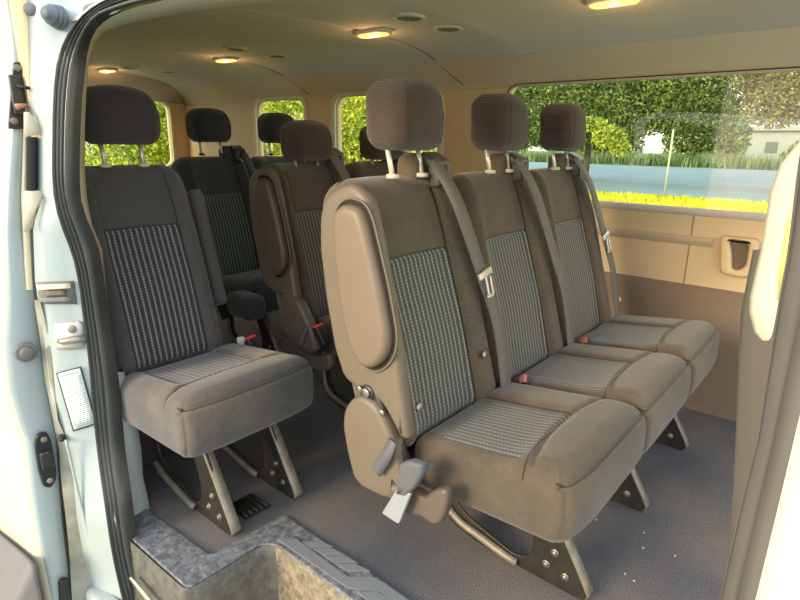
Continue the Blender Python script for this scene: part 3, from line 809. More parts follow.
b = MB(); b.add([at(x, y, 1, .505) for x, y in ((129, 578), (131, 577), (153, 603), (150, 605))], [(0, 1, 2, 3)])
struct(b.build('trim_12', M['paint_sunlit'], solid=.002))

# ------------------------------------------------------------------ seats
LEAN = atan(.29)
def back_place(v, xo=0.0, zb=.42):
    """part coords: x out of the seat face, y across, z up the back (0 = middle) -> seat frame"""
    L = .325
    x, y, z = v
    s = z+L
    return (xo + x*cos(LEAN) - s*sin(LEAN), y, zb + s*cos(LEAN) + x*sin(LEAN))

def g_(x, s): return exp(-(x/s)**2)

def backrest(y0, y1, mats, half_panel=.125, T=.075, H=.325, z_top=.120):
    yc = (y0+y1)/2; hy = (y1-y0)/2
    V, Fc = rbox((T, hy, H), .05, 5, (4, 40, 56))
    out = []; loc = []
    for (x, y, z) in V:
        Y = y+yc
        loc.append((x, Y, z))
        t = (z+H)/(2*H)
        # tapered outline, softly domed top
        k = 1-.05*max(0, t-.55)/.45 - (.05*((t-.86)/.14)**2 if t > .86 else 0)
        yy = yc+y*k
        zz = z - (.012*(abs(y)/hy)**3 if z > 0 else 0)
        xx = x
        if x > 0:
            ed = min(1, (hy-abs(y))/.05)
            hp = half_panel
            pan = 1/(1+exp(-(hp-abs(Y))/.010))
            xx += .022*(1-pan)*ed*(1-.6*max(0, t-.7)/.3) - .006*pan
            xx += -.010*g_(abs(Y)-hp, .005)*(1 if t < .93 else 0)
            if abs(Y) < hp+.005: xx -= .007*g_(z-z_top, .005)
            xx += .010*g_(z+.10, .14)*pan
            xx -= .020*max(0, (t-.82)/.18)**2
        else:
            xx -= .012*(1-(2*t-1)**2) if t < 1 else 0
            xx *= 1-.28*t
        out.append(back_place((xx-.075, yy, zz)))
    b = MB(); b.add(out, Fc, loc); return b

def cushion(y0, y1, L=.398, xr=-.02, ztop=.452, thick=.140, hp=.125, c=0.0, e0=1, e1=1):
    yc = (y0+y1)/2; hy = (y1-y0)/2; hx = L/2; hz = thick/2
    V, Fc = rbox((hx, hy, hz), .030, 6, (48, 48, 6))
    out = []; loc = []
    for (x, y, z) in V:
        Y = y+yc-c; loc.append((x, Y, z))
        t = min(1, max(0, (x+hx)/L))
        xx, yy, zz = x, Y, z
        if z > 0:
            ed = min(1, (hy-abs(y))/.05)*min(1, (hx-abs(x))/.04) if True else 1
            ed = max(0, ed)
            inp = 1/(1+exp(-(hp-abs(Y-.0))/.012)) * 1/(1+exp((x-.07)/.015))
            zz += .014*(1-inp)*ed
            zz -= .008*g_(abs(Y)-hp, .005)*(1 if x < .07 else 0)*ed
            zz -= .012*g_(x-.07-.04*(abs(y)/hy)**2, .006)*ed
            zz += .052*t - .012 - .012*max(0, (t-.80)/.20)**2
            zz += .006*(1-(y/hy)**2)*ed
        else:
            zz += .018*t
        if z > 0 and x > 0 and hx-x < .05 and hz-z < .05:
            zz -= .006*g_((hx-x)-(hz-z)*.9, .0045); xx -= .004*g_((hx-x)-(hz-z)*.9, .0045)
        if x > 0 and hx-x < .05 and hy-abs(y) < .05:
            xx -= .004*g_((hx-x)-(hy-abs(y)), .0045)
        # nose: front leans out a little at mid height
        sx_ = min(1, max(0, (x-(hx-.10))/.10)); sx_ = sx_*sx_*(3-2*sx_)
        out_e = e0 if y < 0 else e1
        xx += sx_*(.012*(1-(z/hz)**2)-.022*out_e*(abs(y)/hy)**4)
        yy = yc+y
        yy += -.0
        out.append((xr+hx+xx, yy, ztop-hz+zz))
    b = MB(); b.add(out, Fc, loc); return b

def headrest_mesh(w=.100, h=.083, T=.058):
    V, Fc = rbox((T, w, h), .040, 6, (4, 16, 10)); out = []; loc = []
    for x, y, z in V:
        loc.append((x, y, z+.5))
        k = 1.03-.20*max(0, z/h)**1.6-.07*max(0, -z/h)**2
        yy = y*k; xx = x + (.012*(1-(y/w)**2) if x > 0 else -.004)
        xx -= .012*max(0, z/h)
        xx -= .004*g_(abs(y)-w*.62, .003) if x > 0 else 0
        zz = z - .012*(y/w)**2*max(0, z/h)
        out.append((xx, yy, zz))
    b = MB(); b.add(out, Fc, loc); return b

def strap(points, w=.026, th=.0012, flat=None, twist=None):
    """webbing ribbon through points, its width along Y (or flat vector)"""
    b = MB(); rows = []
    pts = catmull([Vector(p) for p in points], 5)
    for i, p in enumerate(pts):
        t = (pts[min(i+1, len(pts)-1)]-pts[max(i-1, 0)]).normalized()
        a = Vector(flat or (0, 1, 0)); a = (a-t*a.dot(t)).normalized(); n = a.cross(t)
        rows.append([p+a*w+n*th, p-a*w+n*th, p-a*w-n*th, p+a*w-n*th])
    b.grid(rows, closed=True); return b

def on_back(y, z, off=.03):
    """point in seat frame on the seat back's face at height z above floor"""
    return Vector((-(z-.44)*.29+off, y, z))

def leg(parent, y, m=True, th=.008, bolts=True):
    outer = [(-.13, .34), (-.12, .10), (-.07, .028), (.02, .006), (.20, -.0), (.33, .0), (.345, .02), (.325, .055), (.18, .33), (.15, .345)]
    hole = [(-.075, .31), (-.065, .115), (-.015, .075), (.140, .030), (.185, .050), (.190, .12), (.115, .315)]
    lg = plate('leg', rounded(outer, .03), [rounded(hole, .035)], th, lambda x, yy, z: (x, y+z, yy), M['steel_dark'], parent, bev=.002)
    b = MB()
    # flange along the front edge, its light painted in as paler steel, and the curved tube lip round the opening
    fp = [(.165, .34), (.205, .26), (.33, .05), (.345, .022), (.335, .004)]
    rows = [[(x, y-.006, z), (x+.004, y-.005, z+.002), (x+.004, y+.022, z+.002), (x, y+.024, z)] for x, z in fp]
    b.grid(rows); b.build('flange', M['steel_edge'], lg, solid=.003)
    b = MB(); pts = [Vector((-.10, y-.006, .33)), Vector((-.095, y-.010, .12)), Vector((-.05, y-.012, .062)), Vector((.04, y-.012, .038)), Vector((.13, y-.012, .020)), Vector((.150, y-.008, .016))]
    b.tube(catmull(pts, 5), .011, n=8); b.build('lip', M['steel_edge'], lg)
    if bolts:
        for (x, z) in ((.252, .100), (.232, .055), (.285, .045)):
            b = MB(); b.disc((x, y-.004, z), (0, -1, 0), .011, .004, 16); b.disc((x, y-.007, z), (0, -1, 0), .007, .005, 6)
            b.build('bolt', M['bolt'], lg)
    return lg

def headrest(root, y, mats, x=-.20, z=1.17, post=True, w=.100, h=.083):
    hb = headrest_mesh(w, h)
    V = [(p[0]+x, p[1]+y, p[2]+z) for p in hb.v]; hb.v = V
    h_ = hb.build('headrest', mats['head'], root)
    for s in (-1, 1):
        b = MB(); b.tube([(x-.008+.018, y+s*.058, z-.150), (x-.012, y+s*.058, z-h+.02)], .0065, n=10)
        b.build('post', M['chrome'], h_)
    for s in (-1, 1):
      b = MB(); b.disc((x+.010, y+s*.058, z-.148), (0, 0, 1), .016, .010)
      b.build('post_bezel', M['vent_ring'] if mats is not NAVY else M['black'], h_)
    return h_

BROWN = dict(head=M['head'], back=M['back'], cush=M['cush'], arm=M['arm_vinyl'], shell=M['plastic_brown_lit'], belt=M['belt'], cloth=M['cloth'])
CHAR = dict(head=M['head_d'], back=M['back_d'], cush=M['cush_d'], arm=M['cloth_d'], shell=M['plastic_shell'], belt=M['belt_n'], cloth=M['cloth_d'])
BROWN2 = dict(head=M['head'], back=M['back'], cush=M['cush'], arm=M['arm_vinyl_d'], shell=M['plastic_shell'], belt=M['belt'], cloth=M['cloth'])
NAVY = dict(head=M['head_n'], back=M['back_n'], cush=M['cush_n'], arm=M['cloth_n'], shell=M['black'], belt=M['belt_n'], cloth=M['cloth_n'])

def armrest(root, y, mats, side=-1, piping=True):
    """folded-up armrest pad on the flank of the seat back"""
    poly = rounded([(-.153, .977), (-.178, .966), (-.191, .943), (-.189, .873), (-.178, .783), (-.157, .693), (-.135, .645), (-.107, .619), (-.079, .619), (-.05, .639), (-.03, .672), (-.027, .711), (-.051, .806), (-.074, .877), (-.097, .944), (-.114, .971)], .02)
    mx_ = sum(p[0] for p in poly)/len(poly); mz_ = sum(p[1] for p in poly)/len(poly)
    def pl(off):
        return lambda x, yy, z: (x, y+side*off+z, yy)
    def grow(k):
        o_ = []
        for i, (a, c) in enumerate(poly):
            n0 = Vector(poly[i-1]); n1 = Vector(poly[(i+1) % len(poly)]); t = (n1-n0).normalized(); nn = Vector((t.y, -t.x))
            if nn.dot(Vector((a-mx_, c-mz_))) < 0: nn = -nn
            o_.append((a+nn.x*k, c+nn.y*k))
        return o_
    gp = plate('armrest', grow(.009), [], .008, pl(.000), M['gap'], root)  # dark sheet standing in for the shaded gap round the pad
    gp.name = 'armrest_gap_shade'
    ar = plate('armrest', poly, [], .040, pl(.008), mats['arm'], root, bev=.016, res=4)
    for p in ar.data.polygons: p.use_smooth = True
    if piping:
        b = MB(); pts = [Vector(pl(.004)(a, c, 0)) for a, c in grow(.012)]; pts.append(pts[0])
        b.tube(pts, .0028, n=6, cap=False); b.build('piping', mats['shell'], gp)
    return ar

def shell_side(root, y, mats, side=-1):
    """plastic side shell behind the pad, running down to the hinge"""
    poly = rounded([(-.152, 1.018), (-.195, 1.007), (-.234, .982), (-.255, .942), (-.258, .861), (-.241, .743), (-.216, .628), (-.186, .559), (-.13, .541), (-.073, .539), (-.042, .504), (-.012, .465), (.009, .470), (-.008, .56), (-.027, .672), (-.058, .801), (-.087, .916), (-.11, .991)], .02)
    def f(x, yy, z):
        return (x, y+z, yy)
    cx_ = sum(p[0] for p in poly)/len(poly); cz2 = sum(p[1] for p in poly)/len(poly); poly = [(cx_+(a-cx_)*1.05, cz2+(c-cz2)*1.012) for a, c in poly]
    o = plate('side_shell', poly, [], .04, f, mats['shell'], root, bev=.016, res=3)
    for p in o.data.polygons: p.use_smooth = True
    return o

def hinge_cover(root, y, mats, lever=True):
    poly = rounded([(-.11, .541), (-.142, .527), (-.172, .491), (-.18, .443), (-.167, .38), (-.144, .312), (-.116, .296), (-.035, .300), (.01, .325), (.02, .36), (.002, .420), (-.029, .480), (-.066, .530)], .02)
    o = plate('hinge_cover', poly, [], .045, lambda x, yy, z: (x, y+z, yy), mats['shell'], root, bev=.014, res=3)
    for p in o.data.polygons: p.use_smooth = True
    return o

def retractor(root, y, mats, x=-.185, z=1.035):
    b = MB(); b.box((x-.045, y-.02, z-.01), (.035, .055, .055), r=.028, k=4, n=2)
    r = b.build('belt_retractor', mats['cloth'], root)
    b = MB(); b.box((x-.002, y+.002, z+.026), (.030, .034, .014), Matrix.Rotation(.45, 3, 'Y'), r=.009); b.box((x+.016, y-.016, z-.006), (.016, .014, .034), Matrix.Rotation(-.2, 3, 'Y'), r=.008); b.box((x+.016, y+.024, z+.0), (.014, .008, .026), r=.006); b.build('belt_guide', M['black'] if mats is NAVY else M['guide'], r)
    return r

def buckle(root, p, mat, tilt=0.0, s=1.0):
    R_ = Matrix.Rotation(-.5, 3, 'Y') @ Matrix.Rotation(tilt, 3, 'X')
    b = MB(); b.box(p, (.014*s, .018*s, .034*s), R_, r=.006); o = b.build('buckle', M['black'], root)
    q = Vector(p)+R_ @ Vector((0.001, 0, .031*s))
    b = MB(); b.box(q, (.0125*s, .0155*s, .008*s), R_, r=.003); b.build('release_button', mat, o)
    return o

# ---- near three-seat bench
X_A, X_B, X_C = -.70, -1.565, -2.44
bench = empty('bench_seat', (X_A, 1.045, 0), 'three-seat brown cloth bench nearest the open door, with a folded tan armrest', 'bench seat')
YA = [0, .437, .885]
for i, y in enumerate(YA):
    bb_ = backrest(-.180, .250, BROWN); bb_.v = [(a, c+y, d) for a, c, d in bb_.v]; o = bb_.build('backrest', BROWN['back'], bench)
    cc_ = cushion(-.135, .308, c=.02, e0=(1 if i == 0 else .15), e1=(1 if i == 2 else .15)); cc_.v = [(a, c+y+.0, d) for a, c, d in cc_.v]
    o = cc_.build('seat_cushion', BROWN['cush'], bench)
    headrest(bench, y+(.046, .058, .060)[i], BROWN, w=(.097, .090, .088)[i])
    retractor(bench, y+.150, BROWN)
    zz = [(y+.118, 1.065, .015), (y+.142, .978, .042), (y+.172, .874, .044), (y+.198, .766, .044), (y+.228, .657, .042), (y+.236, .56, .036), (y+.232, .455, .03)]
    be = strap([on_back(a, z, o_) for a, z, o_ in zz]).build('seat_belt', BROWN['belt'], bench)
    b = MB(); tz = (.775, .778, .785)[i]; p = on_back(y+interp([(z, a) for a, z, _ in reversed(zz)], tz), tz, .054); R_ = Matrix.Rotation(-.28, 3, 'Y')
    b.box(p, (.005, .034, .010), R_ @ Matrix.Rotation(.2, 3, 'X'), r=.004)
    for s in (-1, 1): b.box(p+Vector((.012, s*.011+.008, -.032)), (.0028, .004, .026), R_, r=.0025)
    b.box(p+Vector((.016, .008, -.058)), (.0028, .015, .006), R_, r=.0025)
    b.build('belt_tongue', M['tongue'], be)
    if i < 2: buckle(bench, (.045, y+.325, .445), M['red_f'], .8, .8)
    lg = leg(bench, (.135, .60, 1.085)[i])
for (y, z) in ((-.135, .525), (.158, .565)):
    b = MB(); b.disc(on_back(y, z, .026), (1, 0, .3), .011, .007); b.build('snap_button', M['bolt'], bench)
shell_side(bench, -.170, BROWN); armrest(bench, -.190, BROWN); hinge_cover(bench, -.182, BROWN)
# base frame rail under the cushions
b = MB(); b.box((.0, .48, .315), (.15, .52, .018), r=.01); b.box((-.10, .46, .33), (.02, .58, .03), r=.01); b.build('base_frame', M['black'], bench)
# exposed hinge mechanism
b = MB(); b.box((-.052, -.176, .470), (.022, .014, .095), Matrix.Rotation(-.55, 3, 'Y'), r=.01); b.disc((-.105, -.172, .545), (0, -1, 0), .022, .022); b.build('hinge', M['black'], bench)
for (x, z, q) in ((-.105, .548, .012), (-.055, .515, .008), (-.125, .552, .008)):
    b = MB(); b.disc((x, -.194, z), (0, -1, 0), q, .006); b.build('hinge_bolt', M['bolt'], bench)
# recline lever with knob, pull strap
lv = plate('recline_lever', rounded([(-.022, .375), (.034, .359), (.051, .364), (.073, .357), (.105, .391), (.125, .403), (.136, .398), (.139, .38), (.133, .345), (.122, .314), (.103, .300), (.067, .305), (-.006, .277), (-.03, .318)], .008), [], .03,
           lambda x, yy, z: (x, -.190+z, yy), M['plastic_shell'], bench, bev=.010, res=3)
for p in lv.data.polygons: p.use_smooth = True
P_ = lambda x, y, Y: tuple(at(x, y, 1, Y)-Vector((X_A, 1.045, 0)))
b = strap([P_(393, 441, .835), P_(387, 455, .825), P_(376, 472, .828)], .014, .003, flat=(1, 0, .4)); b.build('pull_strap', M['grey_strap'], bench)
bench.children[-1]['label'] = 'grey pull strap hanging over the hinge cover'
# grey buckle on a short webbing hanging at the near corner
b = strap([P_(432, 462, .87), P_(418, 472, .845), P_(408, 482, .825)], .017, .002, flat=(1, 0, .5)); b.build('buckle_stalk', M['belt'], bench)
pg = rounded([(402, 462), (413, 459), (425, 463), (426, 472), (417, 487), (408, 495), (398, 492), (401, 476)], 3)
pts = [at(x, y, 1, .82) for x, y in pg]
bk = plate('hanging_buckle', [(p.x-X_A, p.z) for p in pts], [], .026, lambda x, yy, z: (x, .82-1.045+z, yy), M['grey_strap'], bench, bev=.008, res=3)
for p in bk.data.polygons: p.use_smooth = True
pg = rounded([(398, 487), (411, 494), (399, 524), (382, 513)], 2)
pts = [at(x, y, 1, .812) for x, y in pg]
plate('latch_plate', [(p.x-X_A, p.z) for p in pts], [], .010, lambda x, yy, z: (x, .815-1.045+z, yy), plain('satin_metal', (.36, .36, .39), .3, metal=.3), bench, bev=.002)
bench.children[-1]['label'] = 'satin metal end of the hanging buckle'

# ---- single seat by the door
single = empty('passenger_seat', (X_B, .787, 0), 'single charcoal cloth seat beside the rear edge of the open door', 'seat')
bb_ = backrest(-.185, .195, CHAR, half_panel=.115); bb_.build('backrest', CHAR['back'], single)
cc_ = cushion(-.195, .235, L=.412, xr=-.01, thick=.138, ztop=.446, hp=.118); cc_.build('seat_cushion', CHAR['cush'], single)
headrest(single, -.004, CHAR, w=.110, x=-.19)
leg(single, -.052); leg(single, .178)
b = MB(); b.box((.03, .05, .315), (.15, .15, .018), r=.008); b.box((-.1, .0, .20), (.03, .19, .12), r=.01); b.box((-.06, -.15, .17), (.05, .02, .13), r=.01); b.box((-.10, -.165, .06), (.04, .02, .05), r=.01); b.build('base_frame', M['black'], single)
b = MB(); b.box((.26, .06, .004), (.05, .045, .004), r=.003)
for k in range(5): b.box((.26, .06-.036+k*.018, .009), (.044, .004, .003))
b.build('floor_anchor', M['steel_dark'], single)
arm_s = MB(); V, Fc = rbox((.045, .022, .20), .02, 4, (3, 2, 10))
arm_s.add([back_place((x-.06, y+.222, z+.05-.02)) for x, y, z in V], Fc, V); arm_s.build('armrest', CHAR['cloth'], single)
buckle(single, (.035, .268, .415), M['red'], .1, 1.15)
b = MB(); b.box((.0, .240, .425), (.012, .012, .03), r=.006); b.build('buckle_cover', M['white_pl'], single)
b = strap([(.03, -.20, .43), (.035, -.215, .40), (.03, -.21, .36), (.045, -.20, .35)], .012, .002); b.build('side_strap', M['black'], single)
# ---- pair bench in second row
pair = empty('bench_seat', (X_B, 1.50, 0), 'two-seat brown cloth bench behind the near bench, across the aisle from the single seat', 'bench seat')
for i, y in enumerate((0, .445)):
    bb_ = backrest(-.200, .245, BROWN2); bb_.v = [(a, c+y, d) for a, c, d in bb_.v]; bb_.build('backrest', BROWN2['back'], pair)
    cc_ = cushion(-.155, .285, c=.0); cc_.v = [(a, c+y, d) for a, c, d in cc_.v]; cc_.build('seat_cushion', BROWN2['cush'], pair)
    headrest(pair, y+.020, BROWN2, z=1.110, w=.102, h=.078)
    retractor(pair, y+.150, BROWN2)
    zz = [(y+.118, 1.065, .015), (y+.142, .978, .042), (y+.172, .874, .044), (y+.198, .766, .044), (y+.228, .657, .042), (y+.236, .56, .036), (y+.232, .455, .03)]
    strap([on_back(a, z, o_) for a, z, o_ in zz]).build('seat_belt', BROWN2['belt'], pair)
    leg(pair, (.0, .6)[i])
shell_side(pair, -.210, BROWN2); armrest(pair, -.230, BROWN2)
plate('hinge_cover', rounded([(-.058, .56), (-.085, .50), (-.069, .406), (-.03, .363), (.085, .346), (.12, .37), (.10, .44), (.03, .54)], .02), [], .045, lambda x, yy, z: (x, -.222+z, yy), BROWN2['shell'], pair, bev=.014, res=3)
poly = rounded([(-.10, .36), (.0, .345), (.10, .335), (.16, .36), (.165, .30), (.12, .28), (-.05, .27), (-.12, .29)], .02)
lv = plate('recline_lever', poly, [], .03, lambda x, yy, z: (x, -.20+z, yy), M['plastic_shell'], pair, bev=.008, res=2)
buckle(pair, (.125, -.215, .425), M['red'], .1, 1.1)
P2 = lambda x, y, Y: tuple(at(x, y, 1, Y)-Vector((X_B, 1.50, 0)))
strap([P2(307, 326, 1.255), P2(304, 334, 1.25), P2(300, 344, 1.25)], .011, .002, flat=(1, 0, .3)).build('pull_strap', M['grey_strap'], pair)
b = MB(); b.box((.02, .25, .315), (.14, .36, .018), r=.01); b.build('base_frame', M['black'], pair)

# ---- third row: single (behind the single seat) and a two-seat bench
single3 = empty('passenger_seat', (X_C, .76, 0), 'single dark seat half hidden behind the front single seat, left edge', 'seat')
bb_ = backrest(-.185, .215, NAVY, half_panel=.115); bb_.build('backrest', NAVY['back'], single3)
cc_ = cushion(-.185, .225, L=.40); cc_.build('seat_cushion', NAVY['cush'], single3)
headrest(single3, .008, NAVY, w=.108, z=1.165); leg(single3, -.05); leg(single3, .18)
pair3 = empty('bench_seat', (X_C, 1.625, 0), 'dark navy two-seat bench in the rearmost row with one folded armrest', 'bench seat')
for i, y in enumerate((0, .43)):
    bb_ = backrest(-.205, .215, NAVY, half_panel=.115); bb_.v = [(a, c+y, d) for a, c, d in bb_.v]; bb_.build('backrest', NAVY['back'], pair3)
    cc_ = cushion(-.20, .225, L=.42); cc_.v = [(a, c+y, d) for a, c, d in cc_.v]; cc_.build('seat_cushion', NAVY['cush'], pair3)
    headrest(pair3, y+.002, NAVY, z=1.18, w=.106)
    retractor(pair3, y+.15, NAVY)
    zz = [(y+.165, 1.045, .015), (y+.18, .95, .045), (y+.20, .82, .05), (y+.215, .68, .047), (y+.225, .56, .04), (y+.23, .44, .03)]
    strap([on_back(a, z, o_) for a, z, o_ in zz]).build('seat_belt', NAVY['belt'], pair3)
    leg(pair3, (-.02, .45)[i])
b = MB(); V, Fc = rbox((.09, .055, .055), .035, 4, 4)
b.add([(x+.40, y-.25, z+.40) for x, y, z in V], Fc, V); b.build('folding_armrest', NAVY['cloth'], pair3)
buckle(pair3, (.30, -.30, .36), M['black'], 0)
b = MB(); b.box((.02, .2, .315), (.14, .36, .018), r=.01); b.build('base_frame', M['black'], pair3)

# floor crumbs
b0 = None
for (px, py) in ((644, 533), (643, 548), (675, 556), (625, 574), (634, 581), (596, 520)):
    p = at(px, py, 2, .002)
    if b0 is None:
        b = MB(); b.box((0, 0, .001), (.003, .002, .0015), r=.001); b0 = b.build('crumb', plain('crumb_pale', (.42, .40, .36), .7)); o = b0
    else: o = b0.copy(); COL.objects.link(o)
    o.location = p; o.rotation_euler.z = random.random()*3
    tag(o, 'tiny pale crumb lying on the grey carpet in front of the bench', 'crumb', 'crumbs scattered on the carpet')

# ------------------------------------------------------------------ outdoors
GZ = -.65
def leafmat(name, a, b_, c, scale=.9):
    m, nt, N, L, B = nodes(name)
    tc = N.new('ShaderNodeTexCoord'); n1 = N.new('ShaderNodeTexNoise'); n1.inputs['Scale'].default_value = scale; n1.inputs['Detail'].default_value = 3
    L.new(tc.outputs['Object'], n1.inputs['Vector'])
    wn = N.new('ShaderNodeAttribute'); wn.attribute_name = 'tone'
    s = math_(N, L, 'ADD', math_(N, L, 'MULTIPLY', n1.outputs['Fac'], 1.1), math_(N, L, 'MULTIPLY', wn.outputs['Fac'], .55))
    s = math_(N, L, 'SUBTRACT', s, .30)
    r = N.new('ShaderNodeValToRGB'); L.new(s, r.inputs[0])
    r.color_ramp.elements[0].position = .2; r.color_ramp.elements[0].color = C4(a)
    r.color_ramp.elements[1].position = .85; r.color_ramp.elements[1].color = C4(c)
    e = r.color_ramp.elements.new(.5); e.color = C4(b_)
    L.new(r.outputs[0], B.inputs['Base Color']); B.inputs['Roughness'].default_value = .55
    tl = N.new('ShaderNodeBsdfTranslucent'); L.new(r.outputs[0], tl.inputs[0])
    mx = N.new('ShaderNodeMixShader'); mx.inputs[0].default_value = .4
    L.new(B.outputs[0], mx.inputs[1]); L.new(tl.outputs[0], mx.inputs[2]); L.new(mx.outputs[0], N['Material Output'].inputs[0])
    return m
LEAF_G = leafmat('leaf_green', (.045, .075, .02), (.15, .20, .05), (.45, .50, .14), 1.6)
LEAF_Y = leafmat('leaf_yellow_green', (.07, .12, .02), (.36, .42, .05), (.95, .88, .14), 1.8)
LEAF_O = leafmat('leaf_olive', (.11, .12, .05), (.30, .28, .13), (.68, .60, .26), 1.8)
BARK = plain('bark', (.13, .10, .07), .9, var=.3, scale=10, bump=.5, bscale=30)
def leaves(rng, blobs, n, size):
    V = []; Fc = []; tone = []
    tot = sum(b_[3]*b_[4]*b_[5] for b_ in blobs)
    for (cx, cy, cz_, rx, ry, rz) in blobs:
        for _ in range(int(n*rx*ry*rz/tot)):
            d = Vector((rng.gauss(0, 1), rng.gauss(0, 1), rng.gauss(0, 1))).normalized()*(rng.random()**.35)
            # clumpy surface
            q = Vector((cx+d.x*rx, cy+d.y*ry, cz_+d.z*rz))
            u = Vector((rng.gauss(0, 1), rng.gauss(0, 1), rng.gauss(0, 1))).normalized(); w_ = u.orthogonal().normalized()
            s = size*rng.uniform(.6, 1.3); k = len(V)
            V += [q-u*s, q+w_*s*.5, q+u*s, q-w_*s*.5]; Fc.append((k, k+1, k+2, k+3)); tone.append(rng.random())
    me = bpy.data.meshes.new('foliage'); me.from_pydata(V, [], Fc)
    a = me.attributes.new('tone', 'FLOAT', 'FACE'); a.data.foreach_set('value', tone)
    return me
def tree(x, y, blobs, n, size, mat, label, trunk=True, name='tree', cat='tree', seed=1, th=2.0, group=None):
    rng = random.Random(seed)
    t = empty(name, (x, y, GZ), label, cat, group)
    me = leaves(rng, blobs, n, size); link('foliage', me, mat, t, smooth=False)
    if trunk:
        b = MB(); b.tube([(0, 0, -.1), (.05, .03, th*.5), (0, .1, th), (.2, 0, th+1.5)], [.22, .17, .14, .06], n=10)
        for k in range(4):
            a = k*1.6; b.tube([(0, .1, th*.9), (cos(a)*.8, sin(a)*.8, th+.8), (cos(a)*1.6, sin(a)*1.5, th+1.5)], [.09, .06, .02], n=6)
        b.build('trunk', BARK, t)
    return t
# big overhanging tree filling the front window
tree(-12.5, 31.0, [(0, 0, 4.6, 4.6, 2.4, 2.6), (-4.2, -.5, 4.2, 2.6, 2.0, 2.7), (4.6, -.4, 4.9, 3.2, 2.0, 2.5), (-1.6, -1.6, 3.0, 3.4, 1.4, 1.4), (2.6, -1.2, 3.3, 2.2, 1.4, 1.1), (5.6, -1, 3.6, 1.6, 1.2, 1.0)], 75000, .095, LEAF_G,
     'large green tree hanging over the road beyond the front window', seed=2, th=3.0)
tree(-2.4, 31.2, [(-.6, 0, 5.6, 2.9, 2.2, 2.4), (1.8, -.6, 4.6, 2.6, 1.8, 2.0), (-1.4, -1, 3.7, 1.5, 1.3, 1.0)], 42000, .09, LEAF_O, 'olive green tree seen through the reflecting front end of the window', seed=3, th=3.5)
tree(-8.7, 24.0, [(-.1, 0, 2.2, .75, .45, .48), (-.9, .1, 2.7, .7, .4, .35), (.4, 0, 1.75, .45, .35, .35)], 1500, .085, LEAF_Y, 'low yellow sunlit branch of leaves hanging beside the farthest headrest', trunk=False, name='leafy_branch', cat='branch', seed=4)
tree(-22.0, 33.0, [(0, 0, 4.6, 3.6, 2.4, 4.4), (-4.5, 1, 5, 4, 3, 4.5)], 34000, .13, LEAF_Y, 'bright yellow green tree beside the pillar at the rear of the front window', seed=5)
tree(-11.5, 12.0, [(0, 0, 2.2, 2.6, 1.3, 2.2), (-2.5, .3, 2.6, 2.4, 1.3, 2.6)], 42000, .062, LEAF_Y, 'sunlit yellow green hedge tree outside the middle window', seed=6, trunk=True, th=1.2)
tree(-19.0, 15.0, [(0, 0, 2.6, 2.4, 1.6, 2.6), (-3, .5, 3.0, 2.4, 1.8, 2.8)], 26000, .08, LEAF_O, 'olive tree outside the third side window', seed=7)
tree(-18.5, 8.6, [(0, 0, 2.4, 1.8, 1.9, 2.4), (-1.5, 1.6, 2.6, 1.8, 1.7, 2.6)], 34000, .065, LEAF_Y, 'sunlit green shrub tree behind the rear door window', seed=8)
for k, (x, y, rx, rz, sd, m_) in enumerate(((-42, 72, 4.5, 2.4, 11, LEAF_G), (-27, 72, 5, 3.2, 12, LEAF_G), (-15.5, 72, 4.6, 4.2, 13, LEAF_G), (-4, 72, 4, 1.9, 14, LEAF_O), (-58, 72, 6, 3.0, 15, LEAF_G))):
    tree(x, y, [(0, 0, rz*.7, rx, 2.0, rz)], 5000, .28, m_, ['long low bush at the road edge near the far headrest', 'low bush at the road edge behind the signpost', 'tall round bush at the road edge right of the signpost',
         'olive bush in front of the pale house', 'dense bush at far left of the road verge'][k], trunk=False, name='bush', cat='bush', seed=sd, group='bushes along the far road edge')
b = MB(); b.grid([[(x, y, GZ-.03) for x in (-140, -60, 0, 60, 140)] for y in (-60, -10, 3, 60, 160)])
struct(b.build('ground', plain('dry_ground', (.24, .31, .25), .9, var=.25, scale=1.5)))
b = MB(); b.grid([[(x, y, GZ) for x in (-120, -60, -20, 0, 20, 60)] for y in (22.5, 35, 48, 64)])
rdm = b.build('road', plain('road_asphalt', (.15, .205, .24), .8, var=.12, scale=.35, dirt=(.24, .28, .29))); rdm['kind'] = 'structure'
b = MB(); b.grid([[(x, y, GZ+.0+(y-64)*.03) for x in (-120, -60, 0, 60)] for y in (64, 72, 100)])
struct(b.build('verge', plain('verge_green', (.16, .22, .08), .9, var=.3, scale=.8)))
b = MB(); b.grid([[(x, y, GZ+.01+(.02 if 6 < y < 20 else 0)) for x in (-60, -30, -10, 0, 20)] for y in (5, 10, 18, 22.5)])
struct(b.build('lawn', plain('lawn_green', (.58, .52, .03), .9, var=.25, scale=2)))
rng = random.Random(5); V = []; Fc = []; tone = []
for _ in range(30000):
    x = rng.uniform(-24, 6); y = rng.uniform(15, 22.5); h = rng.uniform(.08, .20); a = rng.random()*6.28; w_ = .03; k = len(V)
    dx, dy = cos(a)*w_, sin(a)*w_
    V += [Vector((x-dx, y-dy, GZ)), Vector((x+dx, y+dy, GZ)), Vector((x+rng.uniform(-.06, .06), y+rng.uniform(-.06, .06), GZ+h))]; Fc.append((k, k+1, k+2)); tone.append(rng.random())
me = bpy.data.meshes.new('grass'); me.from_pydata(V, [], Fc); a_ = me.attributes.new('tone', 'FLOAT', 'FACE'); a_.data.foreach_set('value', tone)
gr = link('grass', me, leafmat('grass_blade', (.35, .34, .02), (.80, .70, .03), (1, .90, .08)), None, False)
tag(gr, 'strip of yellow sunlit grass between the van and the road', 'grass', kind='stuff')
rng = random.Random(9); V = []; Fc = []; tone = []
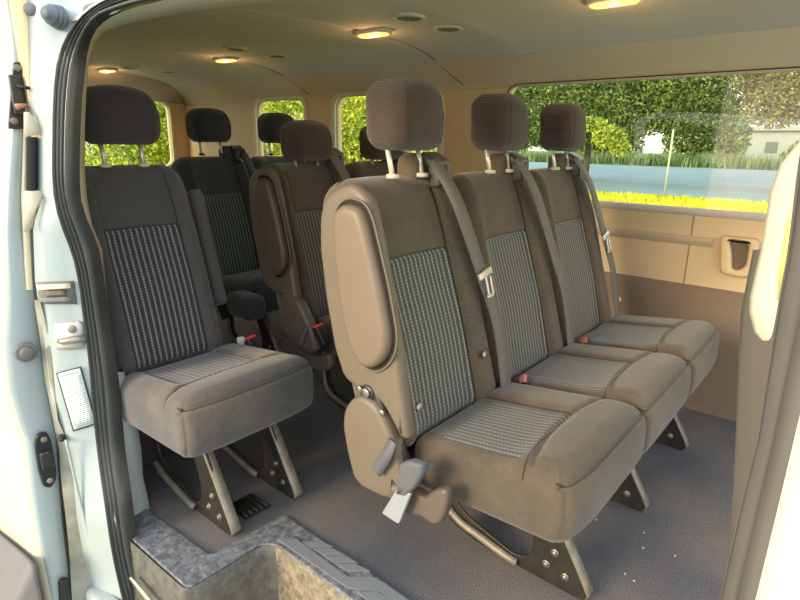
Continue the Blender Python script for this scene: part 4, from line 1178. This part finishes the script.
for _ in range(9000):
    x = rng.uniform(-75, 8); y = rng.uniform(64, 67.5); h = rng.uniform(.5, 1.7); a = rng.random()*6.28; w_ = .09; k = len(V)
    dx, dy = cos(a)*w_, sin(a)*w_
    V += [Vector((x-dx, y-dy, GZ)), Vector((x+dx, y+dy, GZ)), Vector((x+rng.uniform(-.3, .3), y+rng.uniform(-.3, .3), GZ+h))]; Fc.append((k, k+1, k+2)); tone.append(rng.random())
me = bpy.data.meshes.new('tall_grass'); me.from_pydata(V, [], Fc); a_ = me.attributes.new('tone', 'FLOAT', 'FACE'); a_.data.foreach_set('value', tone)
gr = link('tall_grass', me, leafmat('tall_grass_blade', (.09, .14, .05), (.20, .27, .10), (.38, .44, .18)), None, False)
tag(gr, 'tall green grass growing along the far edge of the road', 'grass', kind='stuff')
p = at(664, 196, 2, GZ); 
sg = empty('marker_post', (p.x, p.y, GZ), 'thin pale marker post standing at the roadside grass edge', 'post')
b = MB(); b.tube([(0, 0, 0), (.0, 0, 2.5)], .035, n=8); b.build('pole', plain('post_pale', (.62, .58, .38), .6), sg)
b = MB(); b.disc((0, 0, 2.49), (0, 0, 1), .045, .04); b.build('cap', M['cladding'], sg)
hs = empty('house', (-9, 92, GZ), 'pale house with low roof beyond the trees behind the front window', 'house')
b = MB(); b.box((0, 0, 2.2), (12, 4, 2.2)); b.build('wall', plain('house_wall', (.34, .40, .42), .8), hs, smooth=False)
b = MB(); b.box((0, -4.3, 4.5), (12.5, .5, .2)); b.add([(-12.5, -4.8, 4.6), (12.5, -4.8, 4.6), (12.5, 0, 7), (-12.5, 0, 7), (-12.5, 4.8, 4.6), (12.5, 4.8, 4.6)], [(0, 1, 2, 3), (3, 2, 5, 4)]); b.build('roof', plain('house_roof', (.30, .32, .34), .8), hs, smooth=False)
for k in range(6):
    b = MB(); b.box((-9+k*3.5, -4.02, 2.2), (.7, .04, .7)); b.build('window', plain('house_window', (.10, .13, .15), .3), hs, smooth=False)

# ------------------------------------------------------------------ light
w = bpy.data.worlds.new('world'); SC.world = w; w.use_nodes = True; N = w.node_tree.nodes; L = w.node_tree.links
bg = N['Background']; tc = N.new('ShaderNodeTexCoord'); spx = N.new('ShaderNodeSeparateXYZ'); L.new(tc.outputs['Generated'], spx.inputs[0])
rp_ = N.new('ShaderNodeValToRGB'); L.new(spx.outputs[2], rp_.inputs[0])
rp_.color_ramp.elements[0].position = 0; rp_.color_ramp.elements[0].color = (1, .90, .74, 1)
rp_.color_ramp.elements[1].position = .6; rp_.color_ramp.elements[1].color = (.72, .86, 1, 1)
L.new(rp_.outputs[0], bg.inputs[0]); bg.inputs[1].default_value = 1.9
sd = bpy.data.lights.new('sun', 'SUN'); sd.energy = 3.4; sd.color = (1, .78, .48); sd.angle = radians(22)
so = bpy.data.objects.new('sun', sd); COL.objects.link(so)
dirv = Vector((.22, .90, -.30)).normalized()
so.rotation_euler = dirv.to_track_quat('-Z', 'Y').to_euler()
SC.view_settings.view_transform = 'Standard'
SC.view_settings.look = 'None'
SC.view_settings.exposure = 0.55
